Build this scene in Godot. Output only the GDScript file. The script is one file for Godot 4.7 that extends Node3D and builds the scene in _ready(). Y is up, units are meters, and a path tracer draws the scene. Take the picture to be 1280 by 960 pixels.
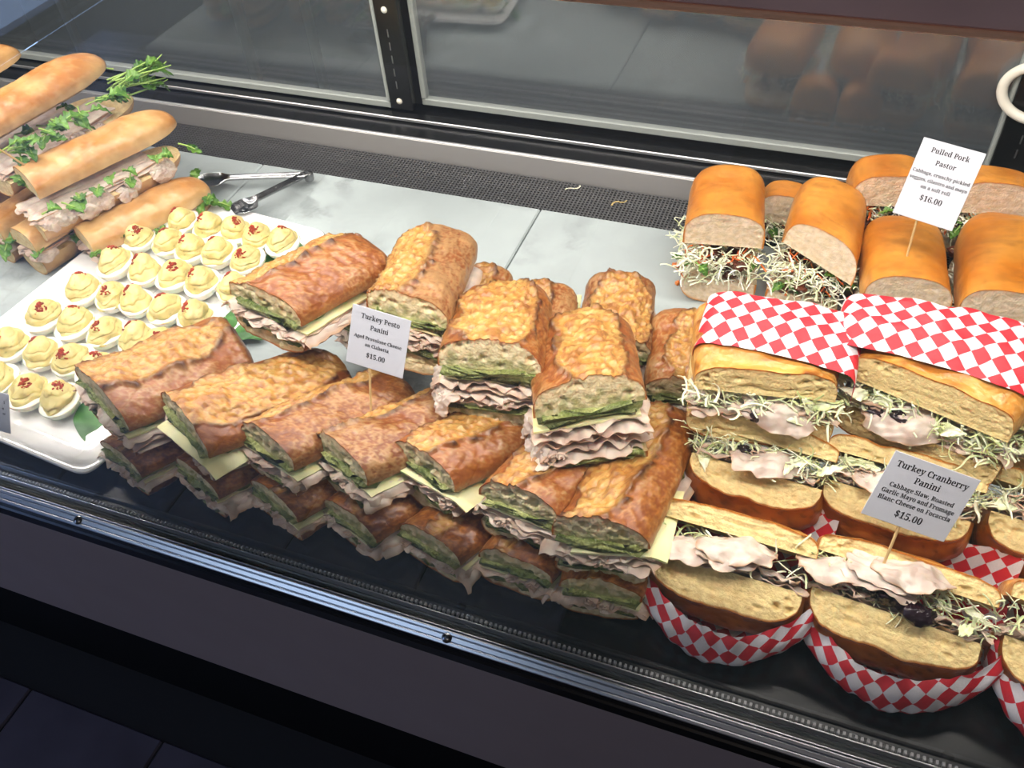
extends Node3D
# A refrigerated deli display case full of sandwiches and deviled eggs, seen from the customer side.

var M := {}
var rng := RandomNumberGenerator.new()
var nz := FastNoiseLite.new()
var _d := 0.0
var _c := Color.WHITE

# ---------------------------------------------------------------- mesh buffer
class MB:
	var v := PackedVector3Array()
	var n := PackedVector3Array()
	var c := PackedColorArray()
	var uv := PackedVector2Array()
	var ix := PackedInt32Array()
	# points are laid out i * (nv + 1) + j; center: a point inside, to turn the faces outward; wrap joins the first and last row
	func grid(nu: int, nv: int, p: PackedVector3Array, col: PackedColorArray, center = null, wrap := false, uvs = null, turn := false) -> PackedVector3Array:
		var w := nv + 1
		var base := v.size()
		var nn := PackedVector3Array()
		nn.resize(p.size())
		var vol := 0.0
		for i in nu:
			for j in nv:
				var a := i * w + j
				var q := (p[a + 1] - p[a + w]).cross(p[a + w + 1] - p[a])
				nn[a] += q
				nn[a + 1] += q
				nn[a + w] += q
				nn[a + w + 1] += q
				if center != null:
					vol += q.dot((p[a] + p[a + w + 1]) * 0.5 - center)
		if wrap:
			for j in w:
				var s := nn[j] + nn[nu * w + j]
				nn[j] = s
				nn[nu * w + j] = s
		var flip := vol < 0.0 or turn
		for k in nn.size():
			var l := nn[k]
			nn[k] = (-l if flip else l).normalized() if l.length_squared() > 0.0 else Vector3.UP
		v.append_array(p)
		n.append_array(nn)
		c.append_array(col)
		if uvs == null:
			var z := PackedVector2Array()
			z.resize(p.size())
			uv.append_array(z)
		else:
			uv.append_array(uvs)
		for i in nu:
			for j in nv:
				var a := base + i * w + j
				if flip:
					ix.append_array([a, a + 1, a + w, a + w, a + 1, a + w + 1])
				else:
					ix.append_array([a, a + w, a + 1, a + w, a + w + 1, a + 1])
		return nn
	# a sheet of some thickness over a grid of points
	func sheet(nu: int, nv: int, p: PackedVector3Array, col: PackedColorArray, th: float, uvs = null) -> void:
		var w := nv + 1
		var nn := grid(nu, nv, p, col, null, false, uvs)
		var lo := PackedVector3Array()
		lo.resize(p.size())
		for k in p.size():
			lo[k] = p[k] - nn[k] * th
		grid(nu, nv, lo, col, null, false, uvs, true)
		for e in 4:
			var m := nu if e < 2 else nv
			var ep := PackedVector3Array()
			var ec := PackedColorArray()
			var eu := PackedVector2Array()
			for k in m + 1:
				var at := 0
				if e == 0: at = k * w
				elif e == 1: at = k * w + nv
				elif e == 2: at = k
				else: at = nu * w + k
				var top_first := e == 1 or e == 2
				ep.append(p[at] if top_first else lo[at])
				ep.append(lo[at] if top_first else p[at])
				ec.append(col[at]); ec.append(col[at])
				var u: Vector2 = Vector2.ZERO if uvs == null else uvs[at]
				eu.append(u); eu.append(u)
			grid(m, 1, ep, ec, null, false, eu)
	func quad(a: Vector3, b: Vector3, cc: Vector3, d: Vector3, col: Color, out: Vector3) -> void:
		var p := PackedVector3Array([a, d, b, cc])
		var q := (p[1] - p[2]).cross(p[3] - p[0])
		grid(1, 1, p, PackedColorArray([col, col, col, col]), null, false, null, q.dot(out) < 0.0)
	# a box with chamfered edges
	func box(at: Vector3, size: Vector3, ch := 0.0, col := Color.WHITE, b := Basis.IDENTITY) -> void:
		var h := size * 0.5
		var k := minf(ch, 0.45 * minf(size.x, minf(size.y, size.z)))
		for ax in 3:
			var u := (ax + 1) % 3
			var w := (ax + 2) % 3
			for s in [-1.0, 1.0]:
				var f := []
				for q in [[-1, -1], [1, -1], [1, 1], [-1, 1]]:
					var p := Vector3.ZERO
					p[ax] = s * h[ax]; p[u] = q[0] * (h[u] - k); p[w] = q[1] * (h[w] - k)
					f.append(at + b * p)
				var o := Vector3.ZERO
				o[ax] = s
				quad(f[0], f[1], f[2], f[3], col, b * o)
				if k > 0.0:
					for s2 in [-1.0, 1.0]:
						var e := []
						for q in [[0, -1], [0, 1], [1, 1], [1, -1]]:
							var p := Vector3.ZERO
							p[ax] = s * (h[ax] - (k if q[0] else 0.0)); p[u] = s2 * (h[u] - (0.0 if q[0] else k)); p[w] = q[1] * (h[w] - k)
							e.append(at + b * p)
						var oo := Vector3.ZERO
						oo[ax] = s; oo[u] = s2
						quad(e[0], e[1], e[2], e[3], col, b * oo)
	func tube(path: PackedVector3Array, r0: float, r1: float, seg: int, col: Color, flat := 1.0) -> void:
		var m := path.size() - 1
		var p := PackedVector3Array()
		var cl := PackedColorArray()
		var side := Vector3.ZERO
		var mid := Vector3.ZERO
		var frames := []
		for k in m + 1:
			var t := (path[mini(k + 1, m)] - path[maxi(k - 1, 0)]).normalized()
			if side == Vector3.ZERO:
				side = t.cross(Vector3.UP if absf(t.y) < 0.9 else Vector3.RIGHT).normalized()
			side = (side - t * side.dot(t)).normalized()
			frames.append([side, t.cross(side)])
		for s in seg + 1:
			var a := TAU * s / seg
			for k in m + 1:
				var f: Array = frames[k]
				p.append(path[k] + (f[0] * cos(a) + f[1] * sin(a) * flat) * lerpf(r0, r1, float(k) / m))
				cl.append(col)
		# orientation from the first ring
		var w := m + 1
		var q := (p[1] - p[w]).cross(p[w + 1] - p[0])
		grid(seg, m, p, cl, null, true, null, q.dot(p[0] + p[w] - path[0] * 2.0) < 0.0)
		for e in 2:
			var k := 0 if e == 0 else m
			var cp := PackedVector3Array()
			var cc := PackedColorArray()
			for s in seg + 1:
				cp.append(p[s * w + k]); cp.append(path[k])
				cc.append(col); cc.append(col)
			var o := (path[0] - path[1]) if e == 0 else (path[m] - path[m - 1])
			grid(seg, 1, cp, cc, path[k] - o.normalized() * 0.01)
	func lathe(at: Vector3, prof: Array, seg: int, col: Color, b := Basis.IDENTITY) -> void:
		var m := prof.size() - 1
		var p := PackedVector3Array()
		var cl := PackedColorArray()
		var mid := Vector3.ZERO
		for k in m + 1:
			mid += Vector3(0, prof[k].y, 0) / (m + 1)
		for s in seg + 1:
			var a := TAU * s / seg
			for k in m + 1:
				p.append(at + b * Vector3(prof[k].x * cos(a), prof[k].y, prof[k].x * sin(a)))
				cl.append(col)
		grid(seg, m, p, cl, at + b * mid, true)

# ---------------------------------------------------------------- scene helpers
func S(r: float, g: float, b: float) -> Color:      # an sRGB colour 0..255 as a linear one
	return Color(r / 255.0, g / 255.0, b / 255.0).srgb_to_linear()

func numbered(n: String) -> String:
	if not has_node(NodePath(n)):
		return n
	var k := 1
	while has_node(NodePath("%s_%03d" % [n, k])):
		k += 1
	return "%s_%03d" % [n, k]

func thing(called: String, label: String, category: String, at := Vector3.ZERO, turn := Vector3.ZERO, group := "", kind := "") -> Node3D:
	var o := Node3D.new()
	o.name = numbered(called)
	add_child(o)
	o.position = at
	o.rotation = turn
	o.set_meta("label", label)
	o.set_meta("category", category)
	if group: o.set_meta("group", group)
	if kind: o.set_meta("kind", kind)
	return o

func put(called: String, parent: Node, parts: Array, kind := "", label := "") -> MeshInstance3D:
	var am := ArrayMesh.new()
	for q in parts:
		var mb: MB = q[0]
		if mb.v.is_empty():
			continue
		var arr := []
		arr.resize(Mesh.ARRAY_MAX)
		arr[Mesh.ARRAY_VERTEX] = mb.v
		arr[Mesh.ARRAY_NORMAL] = mb.n
		arr[Mesh.ARRAY_COLOR] = mb.c
		arr[Mesh.ARRAY_TEX_UV] = mb.uv
		arr[Mesh.ARRAY_INDEX] = mb.ix
		am.add_surface_from_arrays(Mesh.PRIMITIVE_TRIANGLES, arr)
		am.surface_set_material(am.get_surface_count() - 1, q[1])
	var o := MeshInstance3D.new()
	o.mesh = am
	o.name = called if parent != self else numbered(called)
	if kind: o.set_meta("kind", kind)
	if label: o.set_meta("label", label)
	parent.add_child(o, true)
	return o

func boxes(called: String, parent: Node, mat: Material, list: Array, ch := 0.0015, kind := "") -> MeshInstance3D:   # list of [centre, size]
	var mb := MB.new()
	for q in list:
		mb.box(q[0], q[1], ch)
	return put(called, parent, [[mb, mat]], kind)

func span(x0: float, x1: float, y0: float, y1: float, z0: float, z1: float) -> Array:
	return [Vector3((x0 + x1) / 2, (y0 + y1) / 2, (z0 + z1) / 2), Vector3(absf(x1 - x0), absf(y1 - y0), absf(z1 - z0))]

func structure(called: String, mat: Material, list: Array, label := "", category := "") -> MeshInstance3D:
	var o := boxes(called, self, mat, list, 0.0, "structure")
	if label: o.set_meta("label", label)
	if category: o.set_meta("category", category)
	return o

func sm(a: float, b: float, x: float) -> float:
	var t := clampf((x - a) / (b - a), 0.0, 1.0)
	return t * t * (3.0 - 2.0 * t)

func N3(p: Vector3, f: float) -> float:
	return nz.get_noise_3d(p.x * f, p.y * f, p.z * f)

# ---------------------------------------------------------------- textures and materials
func noise_tex(size: int, f: float, lo: float, hi: float, oct: int, type := FastNoiseLite.TYPE_SIMPLEX_SMOOTH, sd := 1) -> ImageTexture:
	var fn := FastNoiseLite.new()
	fn.noise_type = type
	fn.seed = sd
	fn.frequency = f
	fn.fractal_octaves = oct
	if type == FastNoiseLite.TYPE_CELLULAR:
		fn.cellular_return_type = FastNoiseLite.RETURN_DISTANCE
		fn.cellular_jitter = 1.0
	var im := fn.get_seamless_image(size, size)
	im.convert(Image.FORMAT_RGB8)
	for y in size:
		for x in size:
			var g: float = lerpf(lo, hi, im.get_pixel(x, y).r)
			im.set_pixel(x, y, Color(g, g, g))
	return ImageTexture.create_from_image(im)

func crust_tex(lo: float, spots: float) -> ImageTexture:      # mottled crust with small pale blisters
	var a := FastNoiseLite.new()
	a.noise_type = FastNoiseLite.TYPE_SIMPLEX_SMOOTH
	a.frequency = 0.012
	a.fractal_octaves = 5
	var b := FastNoiseLite.new()
	b.noise_type = FastNoiseLite.TYPE_CELLULAR
	b.cellular_return_type = FastNoiseLite.RETURN_DISTANCE
	b.frequency = 0.055
	b.seed = 3
	var im := a.get_seamless_image(384, 384)
	var im2 := b.get_seamless_image(384, 384)
	im.convert(Image.FORMAT_RGB8)
	for y in 384:
		for x in 384:
			var n := im.get_pixel(x, y).r
			var c := im2.get_pixel(x, y).r
			var g := clampf(lo + (1.0 - lo - spots) * n + spots * sm(0.30, 0.05, c) * sm(0.35, 0.65, n), 0, 1)
			im.set_pixel(x, y, Color(g, g, g))
	return ImageTexture.create_from_image(im)

func mat(rough: float, o := {}) -> StandardMaterial3D:
	var m := StandardMaterial3D.new()
	m.vertex_color_use_as_albedo = true
	m.roughness = rough
	m.metallic_specular = o.get("spec", 0.5)
	m.metallic = o.get("metal", 0.0)
	if o.has("color"):
		m.albedo_color = (o.color as Color).linear_to_srgb()
	if o.has("tex"): m.albedo_texture = o.tex
	if o.has("bump"):
		m.heightmap_enabled = true
		m.heightmap_texture = o.bump
		m.heightmap_scale = o.get("bump_scale", 0.08)
	if o.has("rough_tex"): m.roughness_texture = o.rough_tex
	if o.has("tri"):
		m.uv1_triplanar = true
		m.uv1_scale = Vector3.ONE * o.tri
		m.uv1_triplanar_sharpness = 3.0
		m.uv1_world_triplanar = o.get("world", false)
	if o.has("sss"):
		m.subsurf_scatter_enabled = true
		m.subsurf_scatter_strength = o.sss
	if o.has("back"):
		m.backlight_enabled = true
		m.backlight = Color(o.back, o.back, o.back)
	if o.has("coat"):
		m.clearcoat_enabled = true
		m.clearcoat = o.coat
		m.clearcoat_roughness = o.get("coat_rough", 0.15)
	return m

func glass(a := 0.03, tint := Color(0.8, 0.9, 0.88)) -> StandardMaterial3D:
	var m := StandardMaterial3D.new()
	m.transparency = BaseMaterial3D.TRANSPARENCY_ALPHA
	m.albedo_color = Color(tint.r, tint.g, tint.b, a)
	m.roughness = 0.0
	m.metallic_specular = 0.5
	return m

func checks() -> ImageTexture:      # the print of the deli paper: red and white checks
	var im := Image.create(128, 128, false, Image.FORMAT_RGB8)
	for y in 128:
		for x in 128:
			var g := 0.97 + 0.03 * nz.get_noise_2d(x * 0.1, y * 0.1)
			im.set_pixel(x, y, Color(0.78 * g, 0.14 * g, 0.19 * g) if (x < 64) == (y < 64) else Color(0.84 * g, 0.825 * g, 0.84 * g))
	return ImageTexture.create_from_image(im)

func marble_tex() -> ImageTexture:
	var a := FastNoiseLite.new()
	a.seed = 5; a.frequency = 0.008; a.fractal_octaves = 5
	a.domain_warp_enabled = true; a.domain_warp_amplitude = 60.0; a.domain_warp_frequency = 0.006
	var im := Image.create(512, 512, false, Image.FORMAT_RGB8)
	for y in 512:
		for x in 512:
			var n1 := a.get_noise_2d(x, y)
			var vein := pow(1.0 - clampf(absf(n1) * 3.0, 0.0, 1.0), 1.6)
			var cloud := a.get_noise_2d(x * 0.5 + 900, y * 0.5)
			var g := 0.83 - 0.17 * vein * clampf(cloud * 2.5 + 0.4, 0, 1) + 0.10 * cloud
			im.set_pixel(x, y, Color(g * 0.985, g, g * 0.995))
	return ImageTexture.create_from_image(im)

func make_materials() -> void:
	var fine := noise_tex(256, 0.03, 0.74, 1.0, 4)
	var soft := noise_tex(256, 0.012, 0.86, 1.0, 3, FastNoiseLite.TYPE_SIMPLEX_SMOOTH, 4)
	var bumpn := noise_tex(256, 0.035, 0.0, 1.0, 4, FastNoiseLite.TYPE_SIMPLEX_SMOOTH, 7)
	var brushed := noise_tex(128, 0.05, 0.55, 1.0, 3, FastNoiseLite.TYPE_SIMPLEX_SMOOTH, 9)
	var ct := crust_tex(0.72, 0.22)
	M.crust = mat(0.4, {tex = ct, bump = ct, bump_scale = 0.24, tri = 13.0, spec = 0.5, coat = 0.22, coat_rough = 0.3})
	M.soft_crust = mat(0.34, {tex = soft, bump = bumpn, bump_scale = 0.03, tri = 9.0, spec = 0.5})
	M.focaccia = mat(0.34, {tex = soft, bump = bumpn, bump_scale = 0.08, tri = 10.0, spec = 0.5})
	M.crumb = mat(0.85, {tex = soft, bump = bumpn, bump_scale = 0.08, tri = 30.0, spec = 0.2, sss = 0.1})
	M.turkey = mat(0.38, {tex = soft, bump = bumpn, bump_scale = 0.03, tri = 16.0, sss = 0.12})
	M.cheese = mat(0.42, {sss = 0.15})
	M.pesto = mat(0.38, {tex = fine, bump = bumpn, bump_scale = 0.2, tri = 22.0})
	M.shred = mat(0.4, {sss = 0.1})
	M.leaf = mat(0.42, {tex = soft, tri = 18.0, back = 0.35})
	M.berry = mat(0.16, {bump = bumpn, bump_scale = 0.1, tri = 20.0})
	M.meat = mat(0.4, {tex = fine, bump = bumpn, bump_scale = 0.2, tri = 20.0})
	M.egg = mat(0.3, {sss = 0.2, spec = 0.5})
	M.yolk = mat(0.42, {tex = soft, tri = 20.0, sss = 0.12})
	M.paprika = mat(0.8)
	M.plate = mat(0.12, {color = S(238, 238, 238), coat = 0.5, coat_rough = 0.05})
	M.marble = mat(0.25, {tex = marble_tex(), tri = 1.3, world = true, color = S(208, 216, 218)})
	M.steel = mat(0.3, {metal = 1.0, color = S(140, 141, 143), rough_tex = brushed, tri = 6.0})
	M.dull_steel = mat(0.42, {metal = 1.0, color = S(160, 160, 160)})
	M.satin_steel = mat(0.5, {metal = 0.55, color = S(176, 174, 172)})
	M.grille = mat(0.4, {metal = 0.7, color = S(104, 104, 106)})
	M.teeth = mat(0.5, {color = S(150, 150, 152)})
	M.lip = mat(0.3, {metal = 0.8, color = S(205, 206, 208)})
	M.alu = mat(0.3, {metal = 1.0, color = S(196, 200, 208)})
	M.black = mat(0.25, {color = S(20, 20, 21)})
	M.black_matt = mat(0.7, {color = S(11, 11, 12), spec = 0.3})
	M.panel = mat(0.45, {color = S(150, 134, 132), rough_tex = soft, tri = 3.0})
	M.fascia = mat(0.5, {color = S(236, 192, 178), tex = soft, tri = 4.0})
	M.copper = mat(0.35, {color = S(246, 186, 146)})
	M.gasket = mat(0.45, {color = S(150, 156, 152)})
	M.glass = glass()
	M.pane = glass(0.03, Color(0.78, 0.84, 0.88))
	M.card = mat(0.55, {color = S(188, 189, 197)})
	M.ink = mat(0.7, {color = S(28, 26, 28)})
	M.wood = mat(0.6, {color = S(205, 172, 118), tex = soft, tri = 30.0})
	M.plastic = mat(0.3, {color = S(232, 228, 214)})
	M.paper = mat(0.55, {tex = checks(), back = 0.25})
	M.paper.texture_filter = BaseMaterial3D.TEXTURE_FILTER_LINEAR
	M.floor = mat(0.35, {color = S(104, 98, 112), tex = soft, tri = 2.0, world = true})
	M.grout = mat(0.8, {color = S(38, 37, 40)})
	M.wall = mat(0.8, {color = S(120, 112, 104)})
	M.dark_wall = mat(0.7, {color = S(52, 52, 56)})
	M.ceiling = mat(0.8, {color = S(150, 148, 145)})
	M.crate = mat(0.5, {color = S(52, 84, 132)})
	M.shelf_food = mat(0.6, {color = S(150, 140, 118)})

# ---------------------------------------------------------------- bread
func style_panini(a: float, t: float, p: Vector3, o: Dictionary) -> void:
	var n1 := N3(p, 20.0)
	var n2 := N3(p, 85.0)
	var n3 := N3(p, 260.0)
	var crack := 1.0 - absf(N3(Vector3(p.x, p.y, p.z * 0.7) + Vector3(5, 0, 0), 85.0)) * 2.2
	var e: float = lerpf(o.a0, o.a1, t) + 0.14 * n1
	var q := absf(a - e)
	var w: float = o.w * (1.0 - 0.75 * sm(0.6, 0.98, t) - 0.3 * sm(0.2, 0.0, t)) + 0.12 * n2 + 0.08 * n1
	var ins := sm(w + 0.06, w - 0.04, q)
	var rq := (q - w) / 0.085
	var ridge := exp(-rq * rq) * sm(0.05, 0.2, o.w)
	crack = pow(clampf(crack, 0.0, 1.0), 3.0)
	_d = 0.0034 * n1 + 0.0009 * n2 + ridge * (0.0036 + 0.0026 * n1) + ins * (0.0011 * n3 + 0.0016 * n2 - 0.0020 * crack) - 0.0008 * sm(0.06, 0.3, rq) * sm(2.4, 0.8, rq) + 0.0005 * n3
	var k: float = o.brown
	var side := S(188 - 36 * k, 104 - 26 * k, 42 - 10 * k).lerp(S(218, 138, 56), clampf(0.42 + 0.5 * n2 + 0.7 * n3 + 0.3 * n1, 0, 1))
	var fl: float = sm(0.05, 0.75, n3 * 0.9 + 0.5 * n1 + 0.3 * n2 + o.flour) * 0.58
	side = side.lerp(S(216, 180, 128), fl)
	var open := S(236, 158, 62).lerp(S(255, 214, 128), clampf(0.5 + 0.7 * n3 + 0.5 * n2, 0, 1))
	open = open.lerp(S(186, 96, 32), sm(0.1, 0.6, n2 + 0.5 * n1) * 0.65)
	open = open.lerp(S(150, 74, 24), crack * 0.75)
	_c = side.lerp(open, ins).lerp(S(84, 38, 16), clampf(ridge * 0.85 * (0.7 + 0.9 * n2), 0, 1))
	_c = _c.lerp(S(120, 62, 28), sm(0.85, 1.0, t) * 0.5)
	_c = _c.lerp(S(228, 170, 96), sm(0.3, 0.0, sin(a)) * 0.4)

func style_roll(a: float, t: float, p: Vector3, o: Dictionary) -> void:
	var n1 := N3(p, 14.0)
	var n2 := N3(p, 60.0)
	var wr := N3(Vector3(p.x * 0.25, p.y * 0.25, p.z), 90.0)
	_d = 0.002 * n1 + 0.00025 * n2 - 0.0007 * sm(0.35, 0.7, wr)
	_c = S(196, 116, 36).lerp(S(222, 150, 62), clampf(0.5 + 0.7 * n1 + 0.2 * n2, 0, 1))
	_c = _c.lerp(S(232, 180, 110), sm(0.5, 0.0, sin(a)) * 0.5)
	_c = _c.lerp(S(150, 84, 30), sm(0.45, 0.75, n2 + 0.2 * n1) * 0.35)

func style_baguette(a: float, t: float, p: Vector3, o: Dictionary) -> void:
	var n1 := N3(p, 16.0)
	var n2 := N3(p, 55.0)
	var n3 := N3(p, 190.0)
	_d = 0.0018 * n1 + 0.0006 * n2 + 0.0002 * n3
	_c = S(206, 162, 104).lerp(S(184, 122, 62), clampf(0.35 + 0.9 * n1 + o.brown, 0, 1))
	_c = _c.lerp(S(228, 192, 140), clampf(0.2 + 0.7 * n2 + 0.5 * n3, 0, 1) * 0.4)
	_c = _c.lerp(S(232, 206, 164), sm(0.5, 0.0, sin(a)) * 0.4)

func style_focaccia(a: float, t: float, p: Vector3, o: Dictionary) -> void:
	var n1 := N3(p, 26.0)
	var n2 := N3(p, 80.0)
	var n3 := N3(p, 200.0)
	_d = 0.0022 * n1 + 0.0009 * n2 + 0.0002 * n3
	if o.get("flip", false):
		_c = S(188, 108, 44).lerp(S(130, 68, 27), clampf(0.4 + 0.7 * n1 + 0.3 * n2, 0, 1))
		_c = _c.lerp(S(206, 140, 62), sm(0.45, 0.05, sin(a)) * 0.7)
		_c = _c.lerp(S(60, 30, 14), sm(0.35, 0.7, n2 + 0.3 * n3) * 0.5)
	else:
		_c = S(218, 160, 78).lerp(S(196, 124, 46), clampf(0.5 + 0.8 * n1, 0, 1))
		_c = _c.lerp(S(130, 66, 26), sm(0.12, 0.62, n1 * 0.8 + 0.5 * n2) * 0.75)
		_c = _c.lerp(S(238, 200, 130), sm(0.2, 0.6, n3 - n1 * 0.5) * 0.4)

# Half a loaf lying on its cut plane: a crust dome from z 0 back to -L, the cut face at the front, the flat crumb beneath. flip turns it over.
func bun(style: Callable, W: float, H: float, L: float, y0: float, o: Dictionary, sd: int) -> Array:
	var crust := MB.new()
	var crumb := MB.new()
	var na: int = o.get("na", 48)
	var nl := clampi(int(L / o.get("cell", 0.0032)), 18, 84)
	var ex: float = o.get("ex", 0.8)
	var ey: float = o.get("ey", 0.8)
	var heel: float = o.get("heel", 1.0)
	var flip: bool = o.get("flip", false)
	var tb: float = tan(o.get("bias", 0.0))
	var bend: float = o.get("bend", 0.0)
	var rise: float = o.get("rise", 0.0)
	var nose: float = o.get("nose", 1.0)
	var nose_len: float = o.get("nose_len", 0.4)
	var off := Vector3(sd * 3.17, sd * 1.71, sd * 2.39)
	var r := RandomNumberGenerator.new()
	r.seed = sd * 7919 + (1 if flip else 0)
	var p := PackedVector3Array()
	var c := PackedColorArray()
	p.resize((na + 1) * (nl + 1))
	c.resize(p.size())
	for i in na + 1:
		var a := PI * i / na
		var ca := cos(a)
		var sa := sin(a)
		var bx := 0.5 * W * signf(ca) * pow(absf(ca), ex)
		var by := H * pow(maxf(sa, 0.0), ey)
		for j in nl + 1:
			var t := float(j) / nl
			var s := 1.0
			if t > heel:
				var k := (t - heel) / (1.0 - heel)
				s = sqrt(maxf(1.0 - k * k, 0.0004))
			var fr := lerpf(nose, 1.0, sm(0.0, nose_len, t))
			var q := Vector3(bx * pow(s, 0.8) * lerpf(1.0, fr, 0.25), by * s * fr, -t * L)
			style.call(a, t, q + off, o)
			var edge := minf(1.0, sa * 4.0)
			q += Vector3(ca * 0.7, sa, 0) * _d * lerpf(0.25, 1.0, edge) * minf(1.0, s * 1.6)
			q.z -= q.x * tb * (1.0 - t)
			q.x += bend * t * t
			q.y += rise * t
			q.y = y0 + (H - q.y if flip else q.y)
			p[i * (nl + 1) + j] = q
			c[i * (nl + 1) + j] = _c
	var mid := Vector3(0, y0 + H * 0.45, -L * 0.5)
	crust.grid(na, nl, p, c, mid)
	# flat side
	var cream: Color = o.get("crumb", S(226, 200, 148))
	var fp := PackedVector3Array()
	var fc := PackedColorArray()
	for i in 9:
		for j in nl + 1:
			var q := p[j].lerp(p[na * (nl + 1) + j], i / 8.0)
			q.y += 0.0006 * N3(q + off, 120.0)
			fp.append(q)
			fc.append(cream.lerp(S(190, 150, 90), 0.3 + 0.4 * N3(q + off, 60.0)))
	crumb.grid(8, nl, fp, fc, mid)
	# cut faces
	var holes := []
	for k in o.get("holes", 14):
		var hx := r.randf_range(-0.45, 0.45) * W
		holes.append(Vector3(hx, r.randf_range(0.12, 0.85) * H * nose, r.randf_range(0.0012, o.get("hole", 0.0042))))
	for side in (2 if heel >= 1.0 else 1):
		var ny: int = o.get("ny", 16)
		var kp := PackedVector3Array()
		var kc := PackedColorArray()
		var row := 0 if side == 0 else nl
		for i in na + 1:
			var top := p[i * (nl + 1) + row]
			var foot := Vector3(top.x, p[row].y, top.z)
			var tall := absf(top.y - foot.y)
			for j in ny + 1:
				var f := float(j) / ny
				var q := foot.lerp(top, f)
				var rim := minf((1.0 - f) * tall, (0.5 * W - absf(q.x)) * 0.8)
				var deep := 0.0005 + 0.0007 * N3(q + off, 150.0) + 0.0005 * N3(q + off, 330.0)
				var yl := f * tall
				for h in holes:
					var dx: float = q.x - h.x
					var dy: float = (yl - h.y) * 1.3
					var dd := dx * dx + dy * dy
					if dd < h.z * h.z:
						deep += 0.8 * sqrt(h.z * h.z - dd)
				deep *= sm(0.0, 0.003, rim)
				if j == 0: deep = 0.0
				q.z += -deep if side == 0 else deep
				kp.append(q)
				var cc := cream.lerp(S(214, 178, 120), 0.2 + 0.35 * N3(q + off, 140.0))
				if o.has("smear"):
					cc = cc.lerp(S(150, 156, 82).lerp(S(96, 112, 46), 0.5 + 0.6 * N3(q + off, 170.0)), sm(0.46, 0.14, f + 0.5 * N3(q + off, 90.0)) * o.smear)
				kc.append(cc.lerp(o.get("rind", S(168, 98, 42)), sm(0.0026, 0.0008, rim)))
		crumb.grid(na, ny, kp, kc, mid)
	return [crust, crumb]

# ---------------------------------------------------------------- fillings
func slab(W: float, H: float, L: float, y0: float, sd: int, ca: Color, cb: Color, amp := 0.0016, bias := 0.0) -> MB:
	var mb := MB.new()
	var ns := 40
	var nl := 16
	var tb := tan(bias)
	var off := Vector3(sd * 2.3, sd * 4.1, sd * 1.3)
	var p := PackedVector3Array()
	var c := PackedColorArray()
	for i in ns + 1:
		var a := TAU * (i % ns) / ns
		var bx := 0.5 * W * signf(cos(a)) * pow(absf(cos(a)), 0.3)
		var by := 0.5 * H * signf(sin(a)) * pow(absf(sin(a)), 0.5)
		for j in nl + 5:
			var t := clampf(float(j - 2) / nl, 0, 1)
			var k := 1.0
			if j < 2: k = j / 2.0
			if j > nl + 2: k = (nl + 4 - j) / 2.0
			var q := Vector3(bx * k, by * k, -t * L)
			var n1 := N3(q + off, 70.0)
			var n2 := N3(q + off, 190.0)
			var d := amp * (n1 * 1.4 + n2)
			q += Vector3(signf(bx) * absf(cos(a)), signf(by) * absf(sin(a)), 0) * d * k
			if j <= 2: q.z += amp * 2.2 * N3(Vector3(q.x, q.y * 0.7, sd) + off, 100.0) + 0.002
			q.z -= q.x * tb
			q.y += y0 + H * 0.5
			p.append(q)
			c.append(ca.lerp(cb, clampf(0.5 + 1.0 * n2 + 0.5 * n1, 0, 1)))
	mb.grid(ns, nl + 4, p, c, Vector3(0, y0 + H * 0.5, -L * 0.5), true)
	return mb

func turkey_color(q: Vector3, edge: float, sd: int) -> Color:
	var n1 := N3(q + Vector3(sd, 0, 0), 60.0)
	var c := S(228, 208, 194).lerp(S(196, 168, 154), clampf(0.4 + 0.8 * n1, 0, 1))
	return c.lerp(S(196, 142, 92), sm(0.12, 0.0, edge) * (0.35 if sd % 3 else 0.7))

# a thin slice lying wavily across the sandwich, its edges standing out by over and drooping
func slice(W: float, L: float, y0: float, sd: int, amp: float, folds: float, over: float, bias := 0.0, droop := 6.0, front := 0.003) -> MB:
	var mb := MB.new()
	var nu := 46
	var nv := 14
	var tb := tan(bias)
	var r := RandomNumberGenerator.new()
	r.seed = sd
	var ph := r.randf() * TAU
	var ox := r.randf_range(-0.006, 0.006)
	var p := PackedVector3Array()
	var c := PackedColorArray()
	for i in nu + 1:
		var u := float(i) / nu
		var bx := (u - 0.5) * (W + 2.0 * over) + ox
		for j in nv + 1:
			var t := pow(float(j) / nv, 1.5)
			var wob := N3(Vector3(bx, t * 0.05, sd), 55.0)
			var zf := front + 0.007 * N3(Vector3(bx, 3.0, sd * 1.7), 45.0)
			var q := Vector3(bx + 0.004 * wob, y0, zf - t * L)
			q.y += amp * (0.7 * sin(folds * TAU * u + ph + 4.0 * wob) + 1.3 * N3(Vector3(bx, t * 0.03, sd * 2.3), 75.0)) * lerpf(1.0, 0.6, t)
			var ov := maxf(absf(bx) - W * 0.5, 0.0)
			q.y -= droop * ov * ov * 6.0 + 0.25 * ov
			q.y -= 0.4 * maxf(q.z, 0.0)
			q.x += 0.004 * N3(Vector3(t * 0.2, sd, 0), 60.0) * (1.0 if ov > 0 else 0.0)
			q.z -= q.x * tb
			p.append(q)
			c.append(turkey_color(q, minf(minf(u, 1.0 - u) * 3.0, t + 0.06), sd))
	mb.sheet(nu, nv, p, c, 0.0011)
	return mb

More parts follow.
